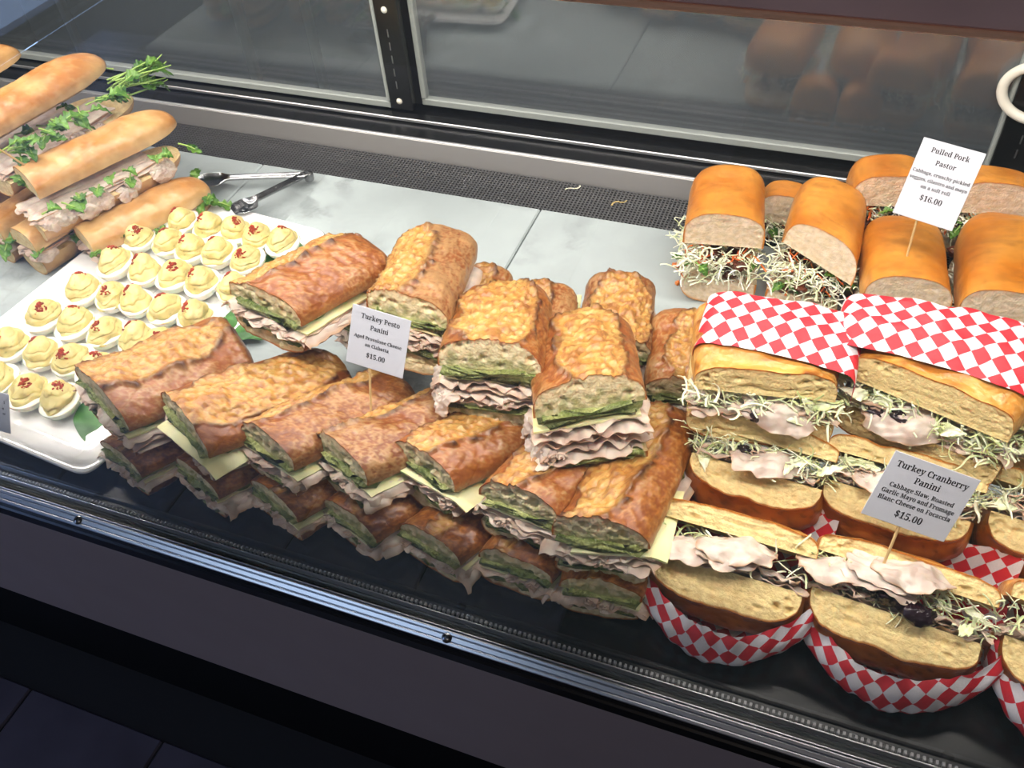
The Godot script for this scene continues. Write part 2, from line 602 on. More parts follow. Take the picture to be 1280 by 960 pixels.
# a rolled-up slice lying along z
func curl(at: Vector3, r0: float, L: float, sd: int, turns := 1.7) -> MB:
	var mb := MB.new()
	var nu := 40
	var nv := 8
	var p := PackedVector3Array()
	var c := PackedColorArray()
	for i in nu + 1:
		var u := float(i) / nu
		var a := u * turns * TAU + sd
		var rr := r0 * (0.25 + 0.75 * u)
		for j in nv + 1:
			var t := float(j) / nv
			var k := rr * (1.0 + 0.35 * N3(Vector3(cos(a), sin(a), t + sd), 1.3))
			var q := at + Vector3(cos(a) * k * 1.35, sin(a) * k * 0.75, -t * L + 0.004 * N3(Vector3(u * 3.0, sd, 0), 2.0))
			p.append(q)
			c.append(turkey_color(q, 0.05 + t, sd))
	mb.sheet(nu, nv, p, c, 0.0011)
	return mb

# a big soft crumpled slice: a patch draped over a hump
func drape(at: Vector3, sx: float, sz: float, hump: float, sd: int, b := Basis.IDENTITY) -> MB:
	var mb := MB.new()
	var nu := 30
	var nv := 24
	var p := PackedVector3Array()
	var c := PackedColorArray()
	for i in nu + 1:
		for j in nv + 1:
			var u := i * 2.0 / nu - 1.0
			var v := j * 2.0 / nv - 1.0
			var k := 1.0 + 0.16 * N3(Vector3(u, v, sd), 1.2)
			var x := u * sqrt(1.0 - v * v * 0.42) * k
			var z := v * sqrt(1.0 - u * u * 0.42) * k
			var rr := x * x + z * z
			var q := Vector3(x * sx, hump * (1.0 - rr * 0.9) + 0.35 * hump * sin(4.5 * x + sd + 1.5 * z) * cos(2.0 * z + sd) + 0.25 * hump * N3(Vector3(x, z, sd), 3.0), z * sz)
			q = at + b * q
			p.append(q)
			c.append(turkey_color(q, (1.0 - maxf(absf(u), absf(v))) * 1.2, sd))
	mb.sheet(nu, nv, p, c, 0.0012)
	return mb

# a square slice of cheese, bent over whatever is beneath its overhanging edges
func cheese(at: Vector3, sx: float, sz: float, yaw: float, sd: int, edge_x: float, edge_z: float, shear := 0.0) -> MB:
	var mb := MB.new()
	var p := PackedVector3Array()
	var c := PackedColorArray()
	var b := Basis(Vector3.UP, yaw)
	for i in 13:
		for j in 13:
			var q := b * Vector3((i / 12.0 - 0.5) * sx, 0, (j / 12.0 - 0.5) * sz) + at
			var ov := maxf(maxf(absf(q.x) - edge_x, (q.z - edge_z) * 0.45), 0.0)
			q.y -= 14.0 * ov * ov + 0.3 * ov
			q.y += 0.0012 * N3(q + Vector3(sd, 0, 0), 45.0)
			q.z -= q.x * tan(shear)
			p.append(q)
			c.append(S(232, 222, 160).lerp(S(240, 232, 186), 0.5 + 0.6 * N3(q, 40.0)))
	mb.sheet(12, 12, p, c, 0.0024)
	return mb

# thin curved strips scattered in a box: shredded cabbage, carrot and so on
func strips(count: int, lo: Vector3, hi: Vector3, ln0: float, ln1: float, w0: float, ca: Color, cb: Color, sd: int, outward := 0.5, sag := 0.3, curlk := 2.4) -> MB:
	var mb := MB.new()
	var r := RandomNumberGenerator.new()
	r.seed = sd
	for k in count:
		var q := Vector3(r.randf_range(lo.x, hi.x), r.randf_range(lo.y, hi.y), r.randf_range(lo.z, hi.z))
		var d := Vector3(r.randf_range(-1, 1), r.randf_range(-0.6, 0.6), r.randf_range(-0.5, 0.3 + outward)).normalized()
		var ln := r.randf_range(ln0, ln1)
		var ax := Vector3(r.randf_range(-1, 1), r.randf_range(-1, 1), r.randf_range(-1, 1)).normalized()
		var turn := r.randf_range(-curlk, curlk)
		var turn2 := r.randf_range(-curlk, curlk)
		var path := PackedVector3Array()
		var seg := 8
		var mid := (lo + hi) * 0.5
		q -= d * ln * 0.5
		for s in seg + 1:
			path.append(q)
			q += d * ln / seg
			d = (d.rotated(ax, (turn if s < 4 else turn2) / seg * 2.0) + Vector3(0, -sag / seg, 0)).normalized()
			d.z -= maxf(0.0, q.z - hi.z - 0.006) * 30.0
			d = d.normalized()
		mb.tube(path, w0 * r.randf_range(0.6, 1.35), w0 * 0.5, 5, ca.lerp(cb, pow(r.randf(), 1.6)), 0.4)
	return mb

func blobs(count: int, lo: Vector3, hi: Vector3, r0: float, r1: float, ca: Color, cb: Color, sd: int) -> MB:
	var mb := MB.new()
	var r := RandomNumberGenerator.new()
	r.seed = sd
	for k in count:
		var at := Vector3(r.randf_range(lo.x, hi.x), r.randf_range(lo.y, hi.y), r.randf_range(lo.z, hi.z))
		var rad := r.randf_range(r0, r1)
		var sc := Vector3(r.randf_range(0.7, 1.6), r.randf_range(0.5, 0.9), r.randf_range(0.7, 1.3))
		var col := ca.lerp(cb, r.randf())
		var p := PackedVector3Array()
		var c := PackedColorArray()
		for i in 15:
			var a := TAU * (i % 14) / 14.0
			for j in 9:
				var e := PI * j / 8.0
				var dir := Vector3(sin(e) * cos(a), cos(e), sin(e) * sin(a))
				p.append(at + dir * sc * rad * (1.0 + 0.4 * N3(dir + Vector3(k, sd, 0), 1.6)))
				c.append(col.lerp(cb, 0.3 + 0.4 * N3(dir * 2.0 + Vector3(k, 0, 0), 1.0)))
		mb.grid(14, 8, p, c, at, true)
	return mb

# one lobed leaf with its stem, growing from at along dir
func leaf_mesh(at: Vector3, dir: Vector3, up: Vector3, ln: float, wd: float, sd: int, lobes := 3.0, stem := 0.35, ca := Color.BLACK, cb := Color.BLACK) -> MB:
	var mb := MB.new()
	if ca == Color.BLACK:
		ca = S(58, 104, 34)
		cb = S(112, 156, 60)
	var x := dir.normalized()
	var s := x.cross(up).normalized()
	var n := s.cross(x)
	var nu := 26
	var p := PackedVector3Array()
	var c := PackedColorArray()
	var r := RandomNumberGenerator.new()
	r.seed = sd
	var arch := r.randf_range(-0.5, 0.6)
	var tw := r.randf_range(-0.8, 0.8)
	for i in nu + 1:
		var t := float(i) / nu
		var w := pow(maxf(sin(PI * pow(t, 0.75)), 0.0), 0.8) * wd * 0.5
		if lobes > 0.0:
			w *= 0.55 + 0.45 * absf(sin(lobes * PI * t + sd)) * (1.0 - t * 0.3) + 0.25 * t
		w = maxf(w, 0.0006)
		var mid := at + x * ln * (stem + (1.0 - stem) * t) + n * ln * (arch * t * (1.0 - t) - 0.22 * t * t)
		var ss := s.rotated(x, tw * t)
		for j in 9:
			var v := j / 4.0 - 1.0
			var q := mid + ss * w * v + n * (absf(v) * w * 0.35 + 0.0016 * sin(t * 22.0 + v * 3.0 + sd) * absf(v))
			p.append(q)
			c.append(ca.lerp(cb, clampf(0.45 + 0.7 * N3(q, 50.0) + 0.5 * exp(-v * v * 30.0), 0, 1)))
	mb.sheet(nu, 8, p, c, 0.0005)
	if stem > 0.05:
		mb.tube(PackedVector3Array([at, at + x * ln * stem * 0.5 + n * ln * 0.01, at + x * ln * (stem + 0.1), at + x * ln * (stem + 0.35) + n * ln * arch * 0.2]), 0.0016, 0.0008, 6, S(158, 190, 96))
	return mb

# ---------------------------------------------------------------- sandwiches
func panini(at: Vector3, deg: Vector3, W: float, L: float, sd: int, label: String, o := {}) -> Node3D:
	var t := thing("pressed_sandwich", label, "sandwich", at, deg * PI / 180.0, "pressed turkey sandwiches on long rolls")
	var r := RandomNumberGenerator.new()
	r.seed = sd * 31 + 5
	var bias: float = deg_to_rad(o.get("bias", 0.0))
	var hb: float = o.get("hb", 0.020)
	var gap: float = o.get("gap", 0.034)
	var ht: float = o.get("ht", 0.030)
	var side: float = o.get("side", 1.0)
	var corner: float = o.get("corner", 0.0)
	var st := {a0 = o.get("a0", r.randf_range(1.2, 1.9)), a1 = o.get("a1", r.randf_range(1.2, 1.9)), w = o.get("w", r.randf_range(0.4, 0.7)), brown = o.get("brown", r.randf_range(0.1, 0.9)), flour = o.get("flour", r.randf_range(-0.25, 0.45)),
		bias = bias, heel = o.get("heel", 0.74), bend = r.randf_range(-0.008, 0.008), smear = 0.6, crumb = S(240, 224, 182), rise = 0.0, ex = 0.88, ey = 0.8, na = 84, cell = 0.0018, hole = 0.005, holes = 18}
	var lo := st.duplicate()
	lo.flip = true
	lo.ey = 0.55
	lo.w = 0.0
	lo.flour = -0.2
	lo.na = 44
	lo.cell = 0.0034
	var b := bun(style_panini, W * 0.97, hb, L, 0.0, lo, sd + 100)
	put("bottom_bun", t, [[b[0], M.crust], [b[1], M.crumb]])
	put("pesto", t, [[slab(W * 0.88, 0.006, L * 0.85, hb - 0.001, sd, S(176, 180, 106), S(92, 108, 42), 0.0026, bias), M.pesto]])
	var y := hb + 0.0055
	put("cheese_slice", t, [[cheese(Vector3(side * r.randf_range(0.0, 0.006), y, -0.046 + r.randf_range(0, 0.004)), W * 0.92, 0.088, r.randf_range(-0.06, 0.06), sd, W * 0.5, 0.006, bias), M.cheese]])
	for k in 5:
		put("turkey_slice", t, [[slice(W * 0.98, L * 0.85, y + 0.002 + k * (gap - 0.012 - o.get("pt", 0.008)) / 4.0, sd * 10 + k, r.randf_range(0.0016, 0.0026), r.randf_range(2.5, 5.0), r.randf_range(-0.002, 0.009), bias, 6.0, r.randf_range(0.001, 0.006)), M.turkey]])
	for k in 3:
		var cx := r.randf_range(-0.4, 0.4) * W
		put("turkey_curl", t, [[curl(Vector3(cx, y + 0.005 + k * 0.002, 0.006 - tan(bias) * cx), r.randf_range(0.004, 0.0065), 0.04, sd * 3 + k, r.randf_range(1.3, 2.0)), M.turkey]])
	if o.has("flap"):      # loose slices hanging out at one side of the cut end
		for k in 3:
			put("turkey_slice", t, [[drape(Vector3(o.flap * (W * 0.46 + 0.003 * k), y + 0.004 + gap * 0.15 * k, -0.006 - 0.012 * k), 0.017, 0.014, 0.009, sd * 6 + k, Basis(Vector3.BACK, o.flap * -0.9) * Basis(Vector3.RIGHT, 0.5 - 0.3 * k)), M.turkey]])
	var cz := -0.047 + r.randf_range(0, 0.005)
	if corner > 0.0:
		put("cheese_slice", t, [[cheese(Vector3(side * 0.012, hb + gap - o.get("pt", 0.008) - 0.001, -0.043 + corner), W * 0.95, 0.09, r.randf_range(0.08, 0.2) * side, sd + 3, W * 0.5, 0.004, bias), M.cheese]])
	else:
		put("cheese_slice", t, [[cheese(Vector3(side * r.randf_range(0.0, 0.006), hb + gap - o.get("pt", 0.008) - 0.001, cz), W * 0.95, 0.09, r.randf_range(-0.06, 0.06), sd + 3, W * 0.5, 0.005, bias), M.cheese]])
	var pt: float = o.get("pt", 0.008)
	put("pesto", t, [[slab(W * 0.9, pt, L * 0.85, hb + gap - pt + 0.001, sd + 9, S(186, 190, 118), S(96, 114, 44), 0.0030, bias), M.pesto]])
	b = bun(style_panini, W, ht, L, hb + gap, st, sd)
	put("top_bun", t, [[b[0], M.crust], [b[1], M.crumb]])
	return t

func focaccia(at: Vector3, deg: Vector3, W: float, D: float, sd: int, label: String, o := {}) -> Node3D:
	var t := thing("focaccia_sandwich", label, "sandwich", at, deg * PI / 180.0, "focaccia sandwiches with cabbage and turkey")
	var r := RandomNumberGenerator.new()
	r.seed = sd * 17 + 3
	var hb: float = o.get("hb", 0.036)
	var gap: float = o.get("gap", 0.03)
	var ht: float = o.get("ht", 0.033)
	var st := {ex = 0.5, ey = 0.42, crumb = S(234, 210, 152), rind = S(182, 112, 44), holes = 30, hole = 0.0042, bend = 0.0, na = 72, ny = 24, cell = 0.0026, nose = o.get("nose", 0.62), nose_len = 0.55}
	var lo := st.duplicate()
	lo.flip = true
	lo.ey = 0.42
	lo.rind = S(140, 74, 24)
	lo.nose = o.get("base_nose", 0.9)
	lo.ex = o.get("base_ex", 0.5)
	lo.ey = o.get("base_ey", 0.42)
	var b := bun(style_focaccia, W, hb, D, 0.0, lo, sd + 50)
	put("bottom_slab", t, [[b[0], M.focaccia], [b[1], M.crumb]])
	var y := hb + 0.002
	for k in 3:
		put("turkey_slice", t, [[slice(W * 0.92, D * 0.9, y + k * 0.004, sd * 10 + k, r.randf_range(0.002, 0.0035), r.randf_range(1.2, 2.2), r.randf_range(-0.006, 0.004), 0.0, 6.0, r.randf_range(-0.003, 0.004)), M.turkey]])
	for k in o.get("curls", 1):
		put("turkey_curl", t, [[curl(Vector3(r.randf_range(-0.32, 0.32) * W, y + gap * r.randf_range(0.3, 0.5), 0.007), r.randf_range(0.007, 0.0105), 0.04, sd * 3 + k, r.randf_range(1.2, 1.7)), M.turkey]])
	for k in 4:
		var d := Vector3(r.randf_range(-1, 1), r.randf_range(-0.3, 0.4), r.randf_range(0.0, 0.5))
		put("cabbage_piece", t, [[leaf_mesh(Vector3(r.randf_range(-0.42, 0.42) * W, y + gap * r.randf_range(0.3, 0.7), r.randf_range(-0.006, 0.004)), d, Vector3(0, 0.6, 1), r.randf_range(0.02, 0.034), r.randf_range(0.008, 0.014), sd * 9 + k, 1.0, 0.02, S(214, 222, 160), S(240, 238, 214)), M.shred]])
	for k in o.get("drapes", 1):
		put("turkey_slice", t, [[drape(Vector3(o.get("dx", 0.0) + r.randf_range(-0.02, 0.02) + k * o.get("dstep", 0.02), y + 0.008 + o.get("dy", 0.0) + k * 0.005, 0.002 + k * 0.003), 0.034, 0.019, 0.008, sd * 5 + k, Basis(Vector3.RIGHT, 0.75) * Basis(Vector3.UP, r.randf_range(-0.5, 0.5))), M.turkey]])
	put("cranberry_relish", t, [[blobs(o.get("berries", 7), Vector3(o.get("bx", 0.0) - 0.02, y + 0.004, -0.006), Vector3(o.get("bx", 0.0) + 0.022, y + gap * 0.5, o.get("bz", 0.005)), 0.004, o.get("br", 0.008), S(52, 30, 38), S(30, 20, 26), sd), M.berry]], "stuff")
	put("cabbage_slaw", t, [[strips(o.get("slaw", 170), Vector3(-W * o.get("spill", 0.48), y + gap * 0.15, -0.014), Vector3(W * 0.48, y + gap * 0.85, 0.004), 0.014, 0.034, 0.0016, S(240, 238, 210), S(196, 206, 140), sd + 8, 0.3, 0.35), M.shred]], "stuff")
	b = bun(style_focaccia, W * 1.0, ht, D, hb + gap, st, sd)
	put("top_slab", t, [[b[0], M.focaccia], [b[1], M.crumb]])
	return t

func pork_roll(at: Vector3, deg: Vector3, W: float, L: float, sd: int, label: String, o := {}) -> Node3D:
	var t := thing("soft_roll_sandwich", label, "sandwich", at, deg * PI / 180.0, "pulled pork sandwiches on soft rolls")
	var r := RandomNumberGenerator.new()
	r.seed = sd * 13 + 1
	var hb: float = o.get("hb", 0.034)
	var gap: float = o.get("gap", 0.03)
	var ht := 0.046
	var set_back: float = o.get("back", 0.0)
	var st := {ex = 0.72, ey = 0.62, heel = 0.66, crumb = S(246, 226, 200), rind = S(206, 132, 56), holes = 6, hole = 0.003, bend = r.randf_range(-0.006, 0.006), bias = deg_to_rad(o.get("bias", 0.0))}
	var lo := st.duplicate()
	lo.flip = true
	lo.bias = 0.0
	var b := bun(style_roll, W * 0.96, hb, L, 0.0, lo, sd + 70)
	put("bottom_bun", t, [[b[0], M.soft_crust], [b[1], M.crumb]])
	put("pulled_pork", t, [[blobs(26, Vector3(-W * 0.38, hb, -L * 0.8), Vector3(W * 0.38, hb + gap * 0.6, 0.004), 0.006, 0.011, S(132, 62, 34), S(86, 46, 32), sd), M.meat]], "stuff")
	put("cabbage_slaw", t, [[strips(170, Vector3(-W * o.get("spill", 0.52), hb + gap * 0.1, -L * 0.75), Vector3(W * 0.52, hb + gap * 0.9, 0.006), 0.018, 0.036, 0.0016, S(244, 242, 222), S(206, 214, 160), sd + 2), M.shred],
		[strips(110, Vector3(-W * 0.45, hb + gap * 0.05, -0.012), Vector3(W * 0.45, hb + gap * 0.8, 0.010), 0.016, 0.036, 0.0017, S(246, 242, 226), S(212, 218, 170), sd + 3, 0.6, 1.0), M.shred]], "stuff")
	put("pickled_carrot", t, [[strips(26, Vector3(-W * 0.5, hb + gap * 0.1, -0.03), Vector3(W * 0.5, hb + gap * 0.95, 0.008), 0.014, 0.03, 0.0016, S(222, 108, 36), S(206, 84, 28), sd + 4), M.shred]], "stuff")
	for k in 5:
		var d := Vector3(r.randf_range(-1, 1), r.randf_range(-0.4, 0.4), r.randf_range(0.1, 0.8))
		put("cilantro_leaf", t, [[leaf_mesh(Vector3(r.randf_range(-0.45, 0.45) * W, hb + gap * r.randf_range(0.2, 0.8), r.randf_range(-0.03, 0.004)), d, Vector3(0, 1, 0.4), 0.022, 0.014, sd * 7 + k, 2.0, 0.3), M.leaf]])
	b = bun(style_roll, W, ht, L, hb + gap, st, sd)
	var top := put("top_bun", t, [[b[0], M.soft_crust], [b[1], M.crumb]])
	top.position = Vector3(0, 0, -set_back)
	top.rotation.x = o.get("lift", 0.0)
	return t

func baguette(at: Vector3, deg: Vector3, W: float, L: float, sd: int, label: String, o := {}) -> Node3D:
	var t := thing("baguette_sandwich", label, "sandwich", at, deg * PI / 180.0, "arugula and turkey sandwiches on slim baguettes")
	var r := RandomNumberGenerator.new()
	r.seed = sd * 19 + 7
	var hb: float = o.get("hb", 0.032)
	var gap: float = o.get("gap", 0.016)
	var ht := 0.03
	var st := {ex = 0.8, ey = 0.75, heel = 0.7, brown = o.get("brown", 0.0), crumb = S(228, 206, 160), rind = S(190, 126, 60), holes = 8, hole = 0.003, bend = 0.0, rise = 0.0}
	var lo := st.duplicate()
	lo.flip = true
	var b := bun(style_baguette, W, hb, L, 0.0, lo, sd + 70)
	put("bottom_bun", t, [[b[0], M.soft_crust], [b[1], M.crumb]])
	for k in 3:
		put("turkey_slice", t, [[slice(W, L * 0.8, hb + 0.003 + k * 0.003, sd * 10 + k, 0.002, r.randf_range(2.0, 3.0), o.get("over", r.randf_range(-0.008, 0.004)), 0.0, 9.0), M.turkey]])
	for k in o.get("flaps", 5):
		var z := -L * r.randf_range(0.05, 0.85)
		put("turkey_slice", t, [[drape(Vector3(W * 0.5 + r.randf_range(-0.008, 0.006), hb + r.randf_range(-0.006, 0.006), z), 0.013, r.randf_range(0.008, 0.020), 0.007, sd * 5 + k, Basis(Vector3.BACK, r.randf_range(-1.2, -0.5))), M.turkey]])
	for k in o.get("leaves", 12):
		var z := -L * r.randf_range(0.0, 1.0)
		var sgn := 1.0 if r.randf() < 0.8 else -1.0
		var d := Vector3(sgn * r.randf_range(0.3, 1.0), r.randf_range(-0.25, 0.5), r.randf_range(-1.0, 0.8))
		put("arugula_leaf", t, [[leaf_mesh(Vector3(sgn * W * r.randf_range(0.2, 0.42), hb + gap * r.randf_range(0.7, 1.05), z), d, Vector3(0, 1, 0.1), r.randf_range(0.022, 0.046), r.randf_range(0.014, 0.024), sd * 7 + k), M.leaf]])
	for k in o.get("stems", 0):
		var z := -L * 0.95
		var d := Vector3(r.randf_range(0.2, 0.8), r.randf_range(0.0, 0.35), -1.0)
		put("arugula_leaf", t, [[leaf_mesh(Vector3(r.randf_range(-0.01, 0.02), hb + gap * r.randf_range(0.3, 1.2), z + 0.02), d, Vector3(0, 1, 0.1), r.randf_range(0.06, 0.085), 0.018, sd * 9 + k, 3.0, 0.66), M.leaf]])
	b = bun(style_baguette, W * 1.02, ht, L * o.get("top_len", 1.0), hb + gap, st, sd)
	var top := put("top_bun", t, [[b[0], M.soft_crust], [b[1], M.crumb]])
	top.position = o.get("top_at", Vector3.ZERO)
	top.rotation.z = o.get("top_roll", 0.0)
	top.rotation.x = o.get("top_pitch", 0.0)
	return t

# ---------------------------------------------------------------- eggs
func egg_proto(sd: int) -> Node3D:
	var t := Node3D.new()
	var r := RandomNumberGenerator.new()
	r.seed = sd * 101
	var w := MB.new()
	var p := PackedVector3Array()
	var c := PackedColorArray()
	var A := 0.0312
	var B := 0.0248
	var H := 0.0215
	for i in 41:
		var a := TAU * (i % 40) / 40.0
		for j in 20:
			var e := j / 13.0
			var rr := 0.0
			var y := 0.0
			if j <= 13:
				rr = sin(e * PI * 0.5); y = H * (1.0 - cos(e * PI * 0.5) * 0.97) 
			else:
				var k := (j - 13) / 6.0
				rr = 1.0 - k; y = H + 0.0014 * sin(minf(k * 4.0, 1.0) * PI * 0.5) - 0.002 * k
			var x := cos(a) * A * (1.0 if cos(a) < 0 else 0.93)
			p.append(Vector3(x * rr, y, sin(a) * B * (1.0 - 0.09 * cos(a)) * rr))
			c.append(S(244, 242, 232).lerp(S(236, 234, 214), 0.5 + 0.5 * N3(p[p.size() - 1], 40.0)))
	w.grid(40, 19, p, c, Vector3(0, H * 0.6, 0), true)
	put("egg_white", t, [[w, M.egg]])
	var m := MB.new()
	p = PackedVector3Array()
	c = PackedColorArray()
	var turns := r.randf_range(1.5, 2.3)
	var ph := r.randf() * TAU
	var hh := r.randf_range(0.026, 0.032)
	var lean := Vector2(r.randf_range(-0.004, 0.004), r.randf_range(-0.003, 0.003))
	var hand := 1.0 if r.randf() < 0.5 else -1.0
	for i in 49:
		var a := TAU * (i % 48) / 48.0
		for j in 37:
			var f := j / 36.0
			var env := sqrt(maxf(1.0 - pow(f, 1.9), 0.0)) * (1.0 - 0.22 * f)
			var wave := sin((f * turns + hand * a / TAU) * TAU + ph + 1.2 * N3(Vector3(cos(a), f, sin(a) + sd), 0.9))
			var lump := N3(Vector3(cos(a) * 0.9, f * 1.8, sin(a) * 0.9 + sd * 3.0), 1.1)
			var groove := pow(1.0 - absf(sin(PI * (f * turns * 1.3 + hand * a / TAU) + ph + 1.0 * N3(Vector3(cos(a), f, sin(a) + sd), 0.9))), 3.0)
			var k := env * (1.06 - 0.17 * groove * (1.0 - 0.4 * f)) * (1.0 + 0.15 * lump)
			var q := Vector3(cos(a) * A * 0.84 * k + lean.x * f, H - 0.003 + f * hh + 0.0012 * wave * (1.0 - f), sin(a) * B * 0.86 * k + lean.y * f)
			p.append(q)
			c.append(S(230, 214, 150).lerp(S(220, 200, 126), clampf(0.4 + 0.7 * N3(q + Vector3(sd, 0, 0), 70.0), 0, 1)).lerp(S(120, 130, 60), sm(0.62, 0.8, N3(q + Vector3(sd, 2, 0), 260.0)) * 0.6))
	m.grid(48, 36, p, c, Vector3(0, H + 0.008, 0), true)
	put("yolk_filling", t, [[m, M.yolk]])
	var pk := MB.new()
	var pa := r.randf_range(-0.4, 2.2)
	for k in 40:
		var cx := r.randf_range(-1, 1) * r.randf()
		var a := pa + cx * 0.9 + r.randf_range(-0.25, 0.25)
		var f := clampf(0.88 + r.randf_range(-0.2, 0.1) - 0.1 * absf(cx), 0, 0.97)
		var env := sqrt(maxf(1.0 - pow(f, 1.7), 0.0)) * (1.0 - 0.28 * f)
		var aa := a * 1.1
		var q := Vector3(cos(aa) * A * 0.84 * env * 0.96 + lean.x * f, H - 0.003 + f * hh + 0.0012, sin(aa) * B * 0.86 * env * 0.96 + lean.y * f)
		pk.box(q, Vector3(r.randf_range(0.002, 0.005), 0.0016, r.randf_range(0.0016, 0.0034)), 0.0003, S(172, 58, 24).lerp(S(120, 40, 20), r.randf()), Basis(Vector3.UP, r.randf() * TAU) * Basis(Vector3.RIGHT, r.randf_range(-0.6, 0.6)))
	put("paprika", t, [[pk, M.paprika]], "stuff")
	return t

# ---------------------------------------------------------------- signs
func sign_card(at: Vector3, deg: Vector3, W: float, H: float, lines: Array, label: String, foot: Vector3, off := 0.0) -> void:
	var t := thing("price_card", label, "price card", at, deg * PI / 180.0, "price cards on wooden picks")
	boxes("card", t, M.card, [[Vector3.ZERO, Vector3(W, H, 0.0009)]], 0.0003)
	for q in lines:       # [text, share of the card's width that it takes, y of its middle]
		var tm := TextMesh.new()
		var f := SystemFont.new()
		f.font_names = PackedStringArray(["Droid Serif"])
		f.font_weight = 700
		tm.font = f
		tm.font_size = 64
		tm.text = q[0]
		tm.pixel_size = 0.001
		tm.depth = 0.0002
		tm.material = M.ink
		var wide: float = tm.get_aabb().size.x
		var o := MeshInstance3D.new()
		o.mesh = tm
		o.name = "lettering"
		o.position = Vector3(q[3] if q.size() > 3 else 0.0, q[2], 0.0006)
		var k: float = q[1] * W / maxf(wide, 0.001)
		o.scale = Vector3(k, k * (q[4] if q.size() > 4 else 1.08), 1.0)
		t.add_child(o, true)
	var b := t.transform.affine_inverse()
	var mb := MB.new()
	var low: Vector3 = b * foot
	mb.tube(PackedVector3Array([Vector3(off, -H * 0.1, -0.0018), Vector3(off, -H * 0.5, -0.0018), low]), 0.0014, 0.0013, 8, Color.WHITE)
	put("wooden_pick", t, [[mb, M.wood]])

# ---------------------------------------------------------------- paper
func paper_wrap(at: Vector3, deg: Vector3, W: float, H: float, D: float, z0: float, skew: float, sd: int, label: String) -> void:
	# lies over the top and down the back and sides of a sandwich
	var t := thing("checkered_paper", label, "food paper", at, deg * PI / 180.0, "red checkered paper wraps")
	var mb := MB.new()
	var p := PackedVector3Array()
	var c := PackedColorArray()
	var uv := PackedVector2Array()
	var nu := 48
	var nv := 30
	for i in nu + 1:
		var u := i * 2.0 / nu - 1.0
		for j in nv + 1:
			var v := float(j) / nv
			# across: over the dome and down the sides
			var s := u * (W * 0.5 + 0.030)
			var x := s
			var y := 0.0
			var flat := W * 0.5 - 0.004
			if absf(s) > flat:
				var k := absf(s) - flat
				var rad := 0.012
				var a := minf(k / rad, PI * 0.5)
				x = signf(s) * (flat + rad * sin(a))
				y = -rad * (1.0 - cos(a)) - maxf(k - rad * PI * 0.5, 0.0)
			var l := v * (D + 0.05)
			var z := z0 - l + skew * u * (1.0 - v)
			if z < -D - 0.003:
				y += (z + D + 0.003)
				z = -D - 0.003 - 0.25 * minf(0.02, -(z + D + 0.003))
			var n1 := N3(Vector3(s, l, sd), 26.0)
			var n2 := N3(Vector3(s * 0.6, l, sd + 9.0), 80.0)
			y += H + 0.003 + 0.0028 * n1 + 0.001 * n2 - 0.010 * u * u - 0.010 * sm(0.22, 0.0, v)
			z += 0.002 * n2 + (0.003 * n1 if j == 0 else 0.0)
			p.append(Vector3(x, y, z))
			c.append(Color.WHITE)
			uv.append(Vector2(s * 0.78 + l * 0.62, l * 0.78 - s * 0.62) / 0.0245)
	mb.sheet(nu, nv, p, c, 0.0003, uv)
	put("paper_sheet", t, [[mb, M.paper]])

func paper_boat(at: Vector3, yaw: float, W: float, prof: Array, sd: int, label: String) -> void:
	# a sheet cupped round the underside of a tilted sandwich; prof: points (z, y) from the front lip round to the back
	var t := thing("checkered_paper", label, "food paper", at, Vector3(0, yaw, 0), "red checkered paper liners")
	var cv := Curve2D.new()
	for k in prof.size():
		var q: Vector2 = prof[k]
		var d: Vector2 = (prof[mini(k + 1, prof.size() - 1)] - prof[maxi(k - 1, 0)]) * 0.18
		cv.add_point(q, -d, d)
	var mb := MB.new()
	var p := PackedVector3Array()
	var c := PackedColorArray()
	var uv := PackedVector2Array()
	var nu := 54
	var nv := 36
	var total := cv.get_baked_length()
	for i in nu + 1:
		var u := i * 2.0 / nu - 1.0
		for j in nv + 1:
			var v := float(j) / nv
			var q := cv.sample_baked(v * total, true)
			var s := u * (W * 0.5)
			var lift := 0.026 * pow(absf(u), 2.4)
			var n1 := N3(Vector3(s, v * 0.2, sd), 30.0)
			var n2 := N3(Vector3(s, v * 0.2, sd + 5.0), 70.0)
			var lipk := sm(0.55, 0.2, v)
			p.append(Vector3(s, q.y + lift + 0.004 * n1 * lipk + 0.0012 * n2 + 0.004, q.x - 0.05 * pow(absf(u), 2.2) * lipk + 0.003 * n2 * lipk))
			c.append(Color.WHITE)
			uv.append(Vector2(s * 0.8 + v * total * 0.6, v * total * 0.8 - s * 0.6) / 0.0225)
	mb.sheet(nu, nv, p, c, 0.0003, uv)
	put("paper_sheet", t, [[mb, M.paper]])

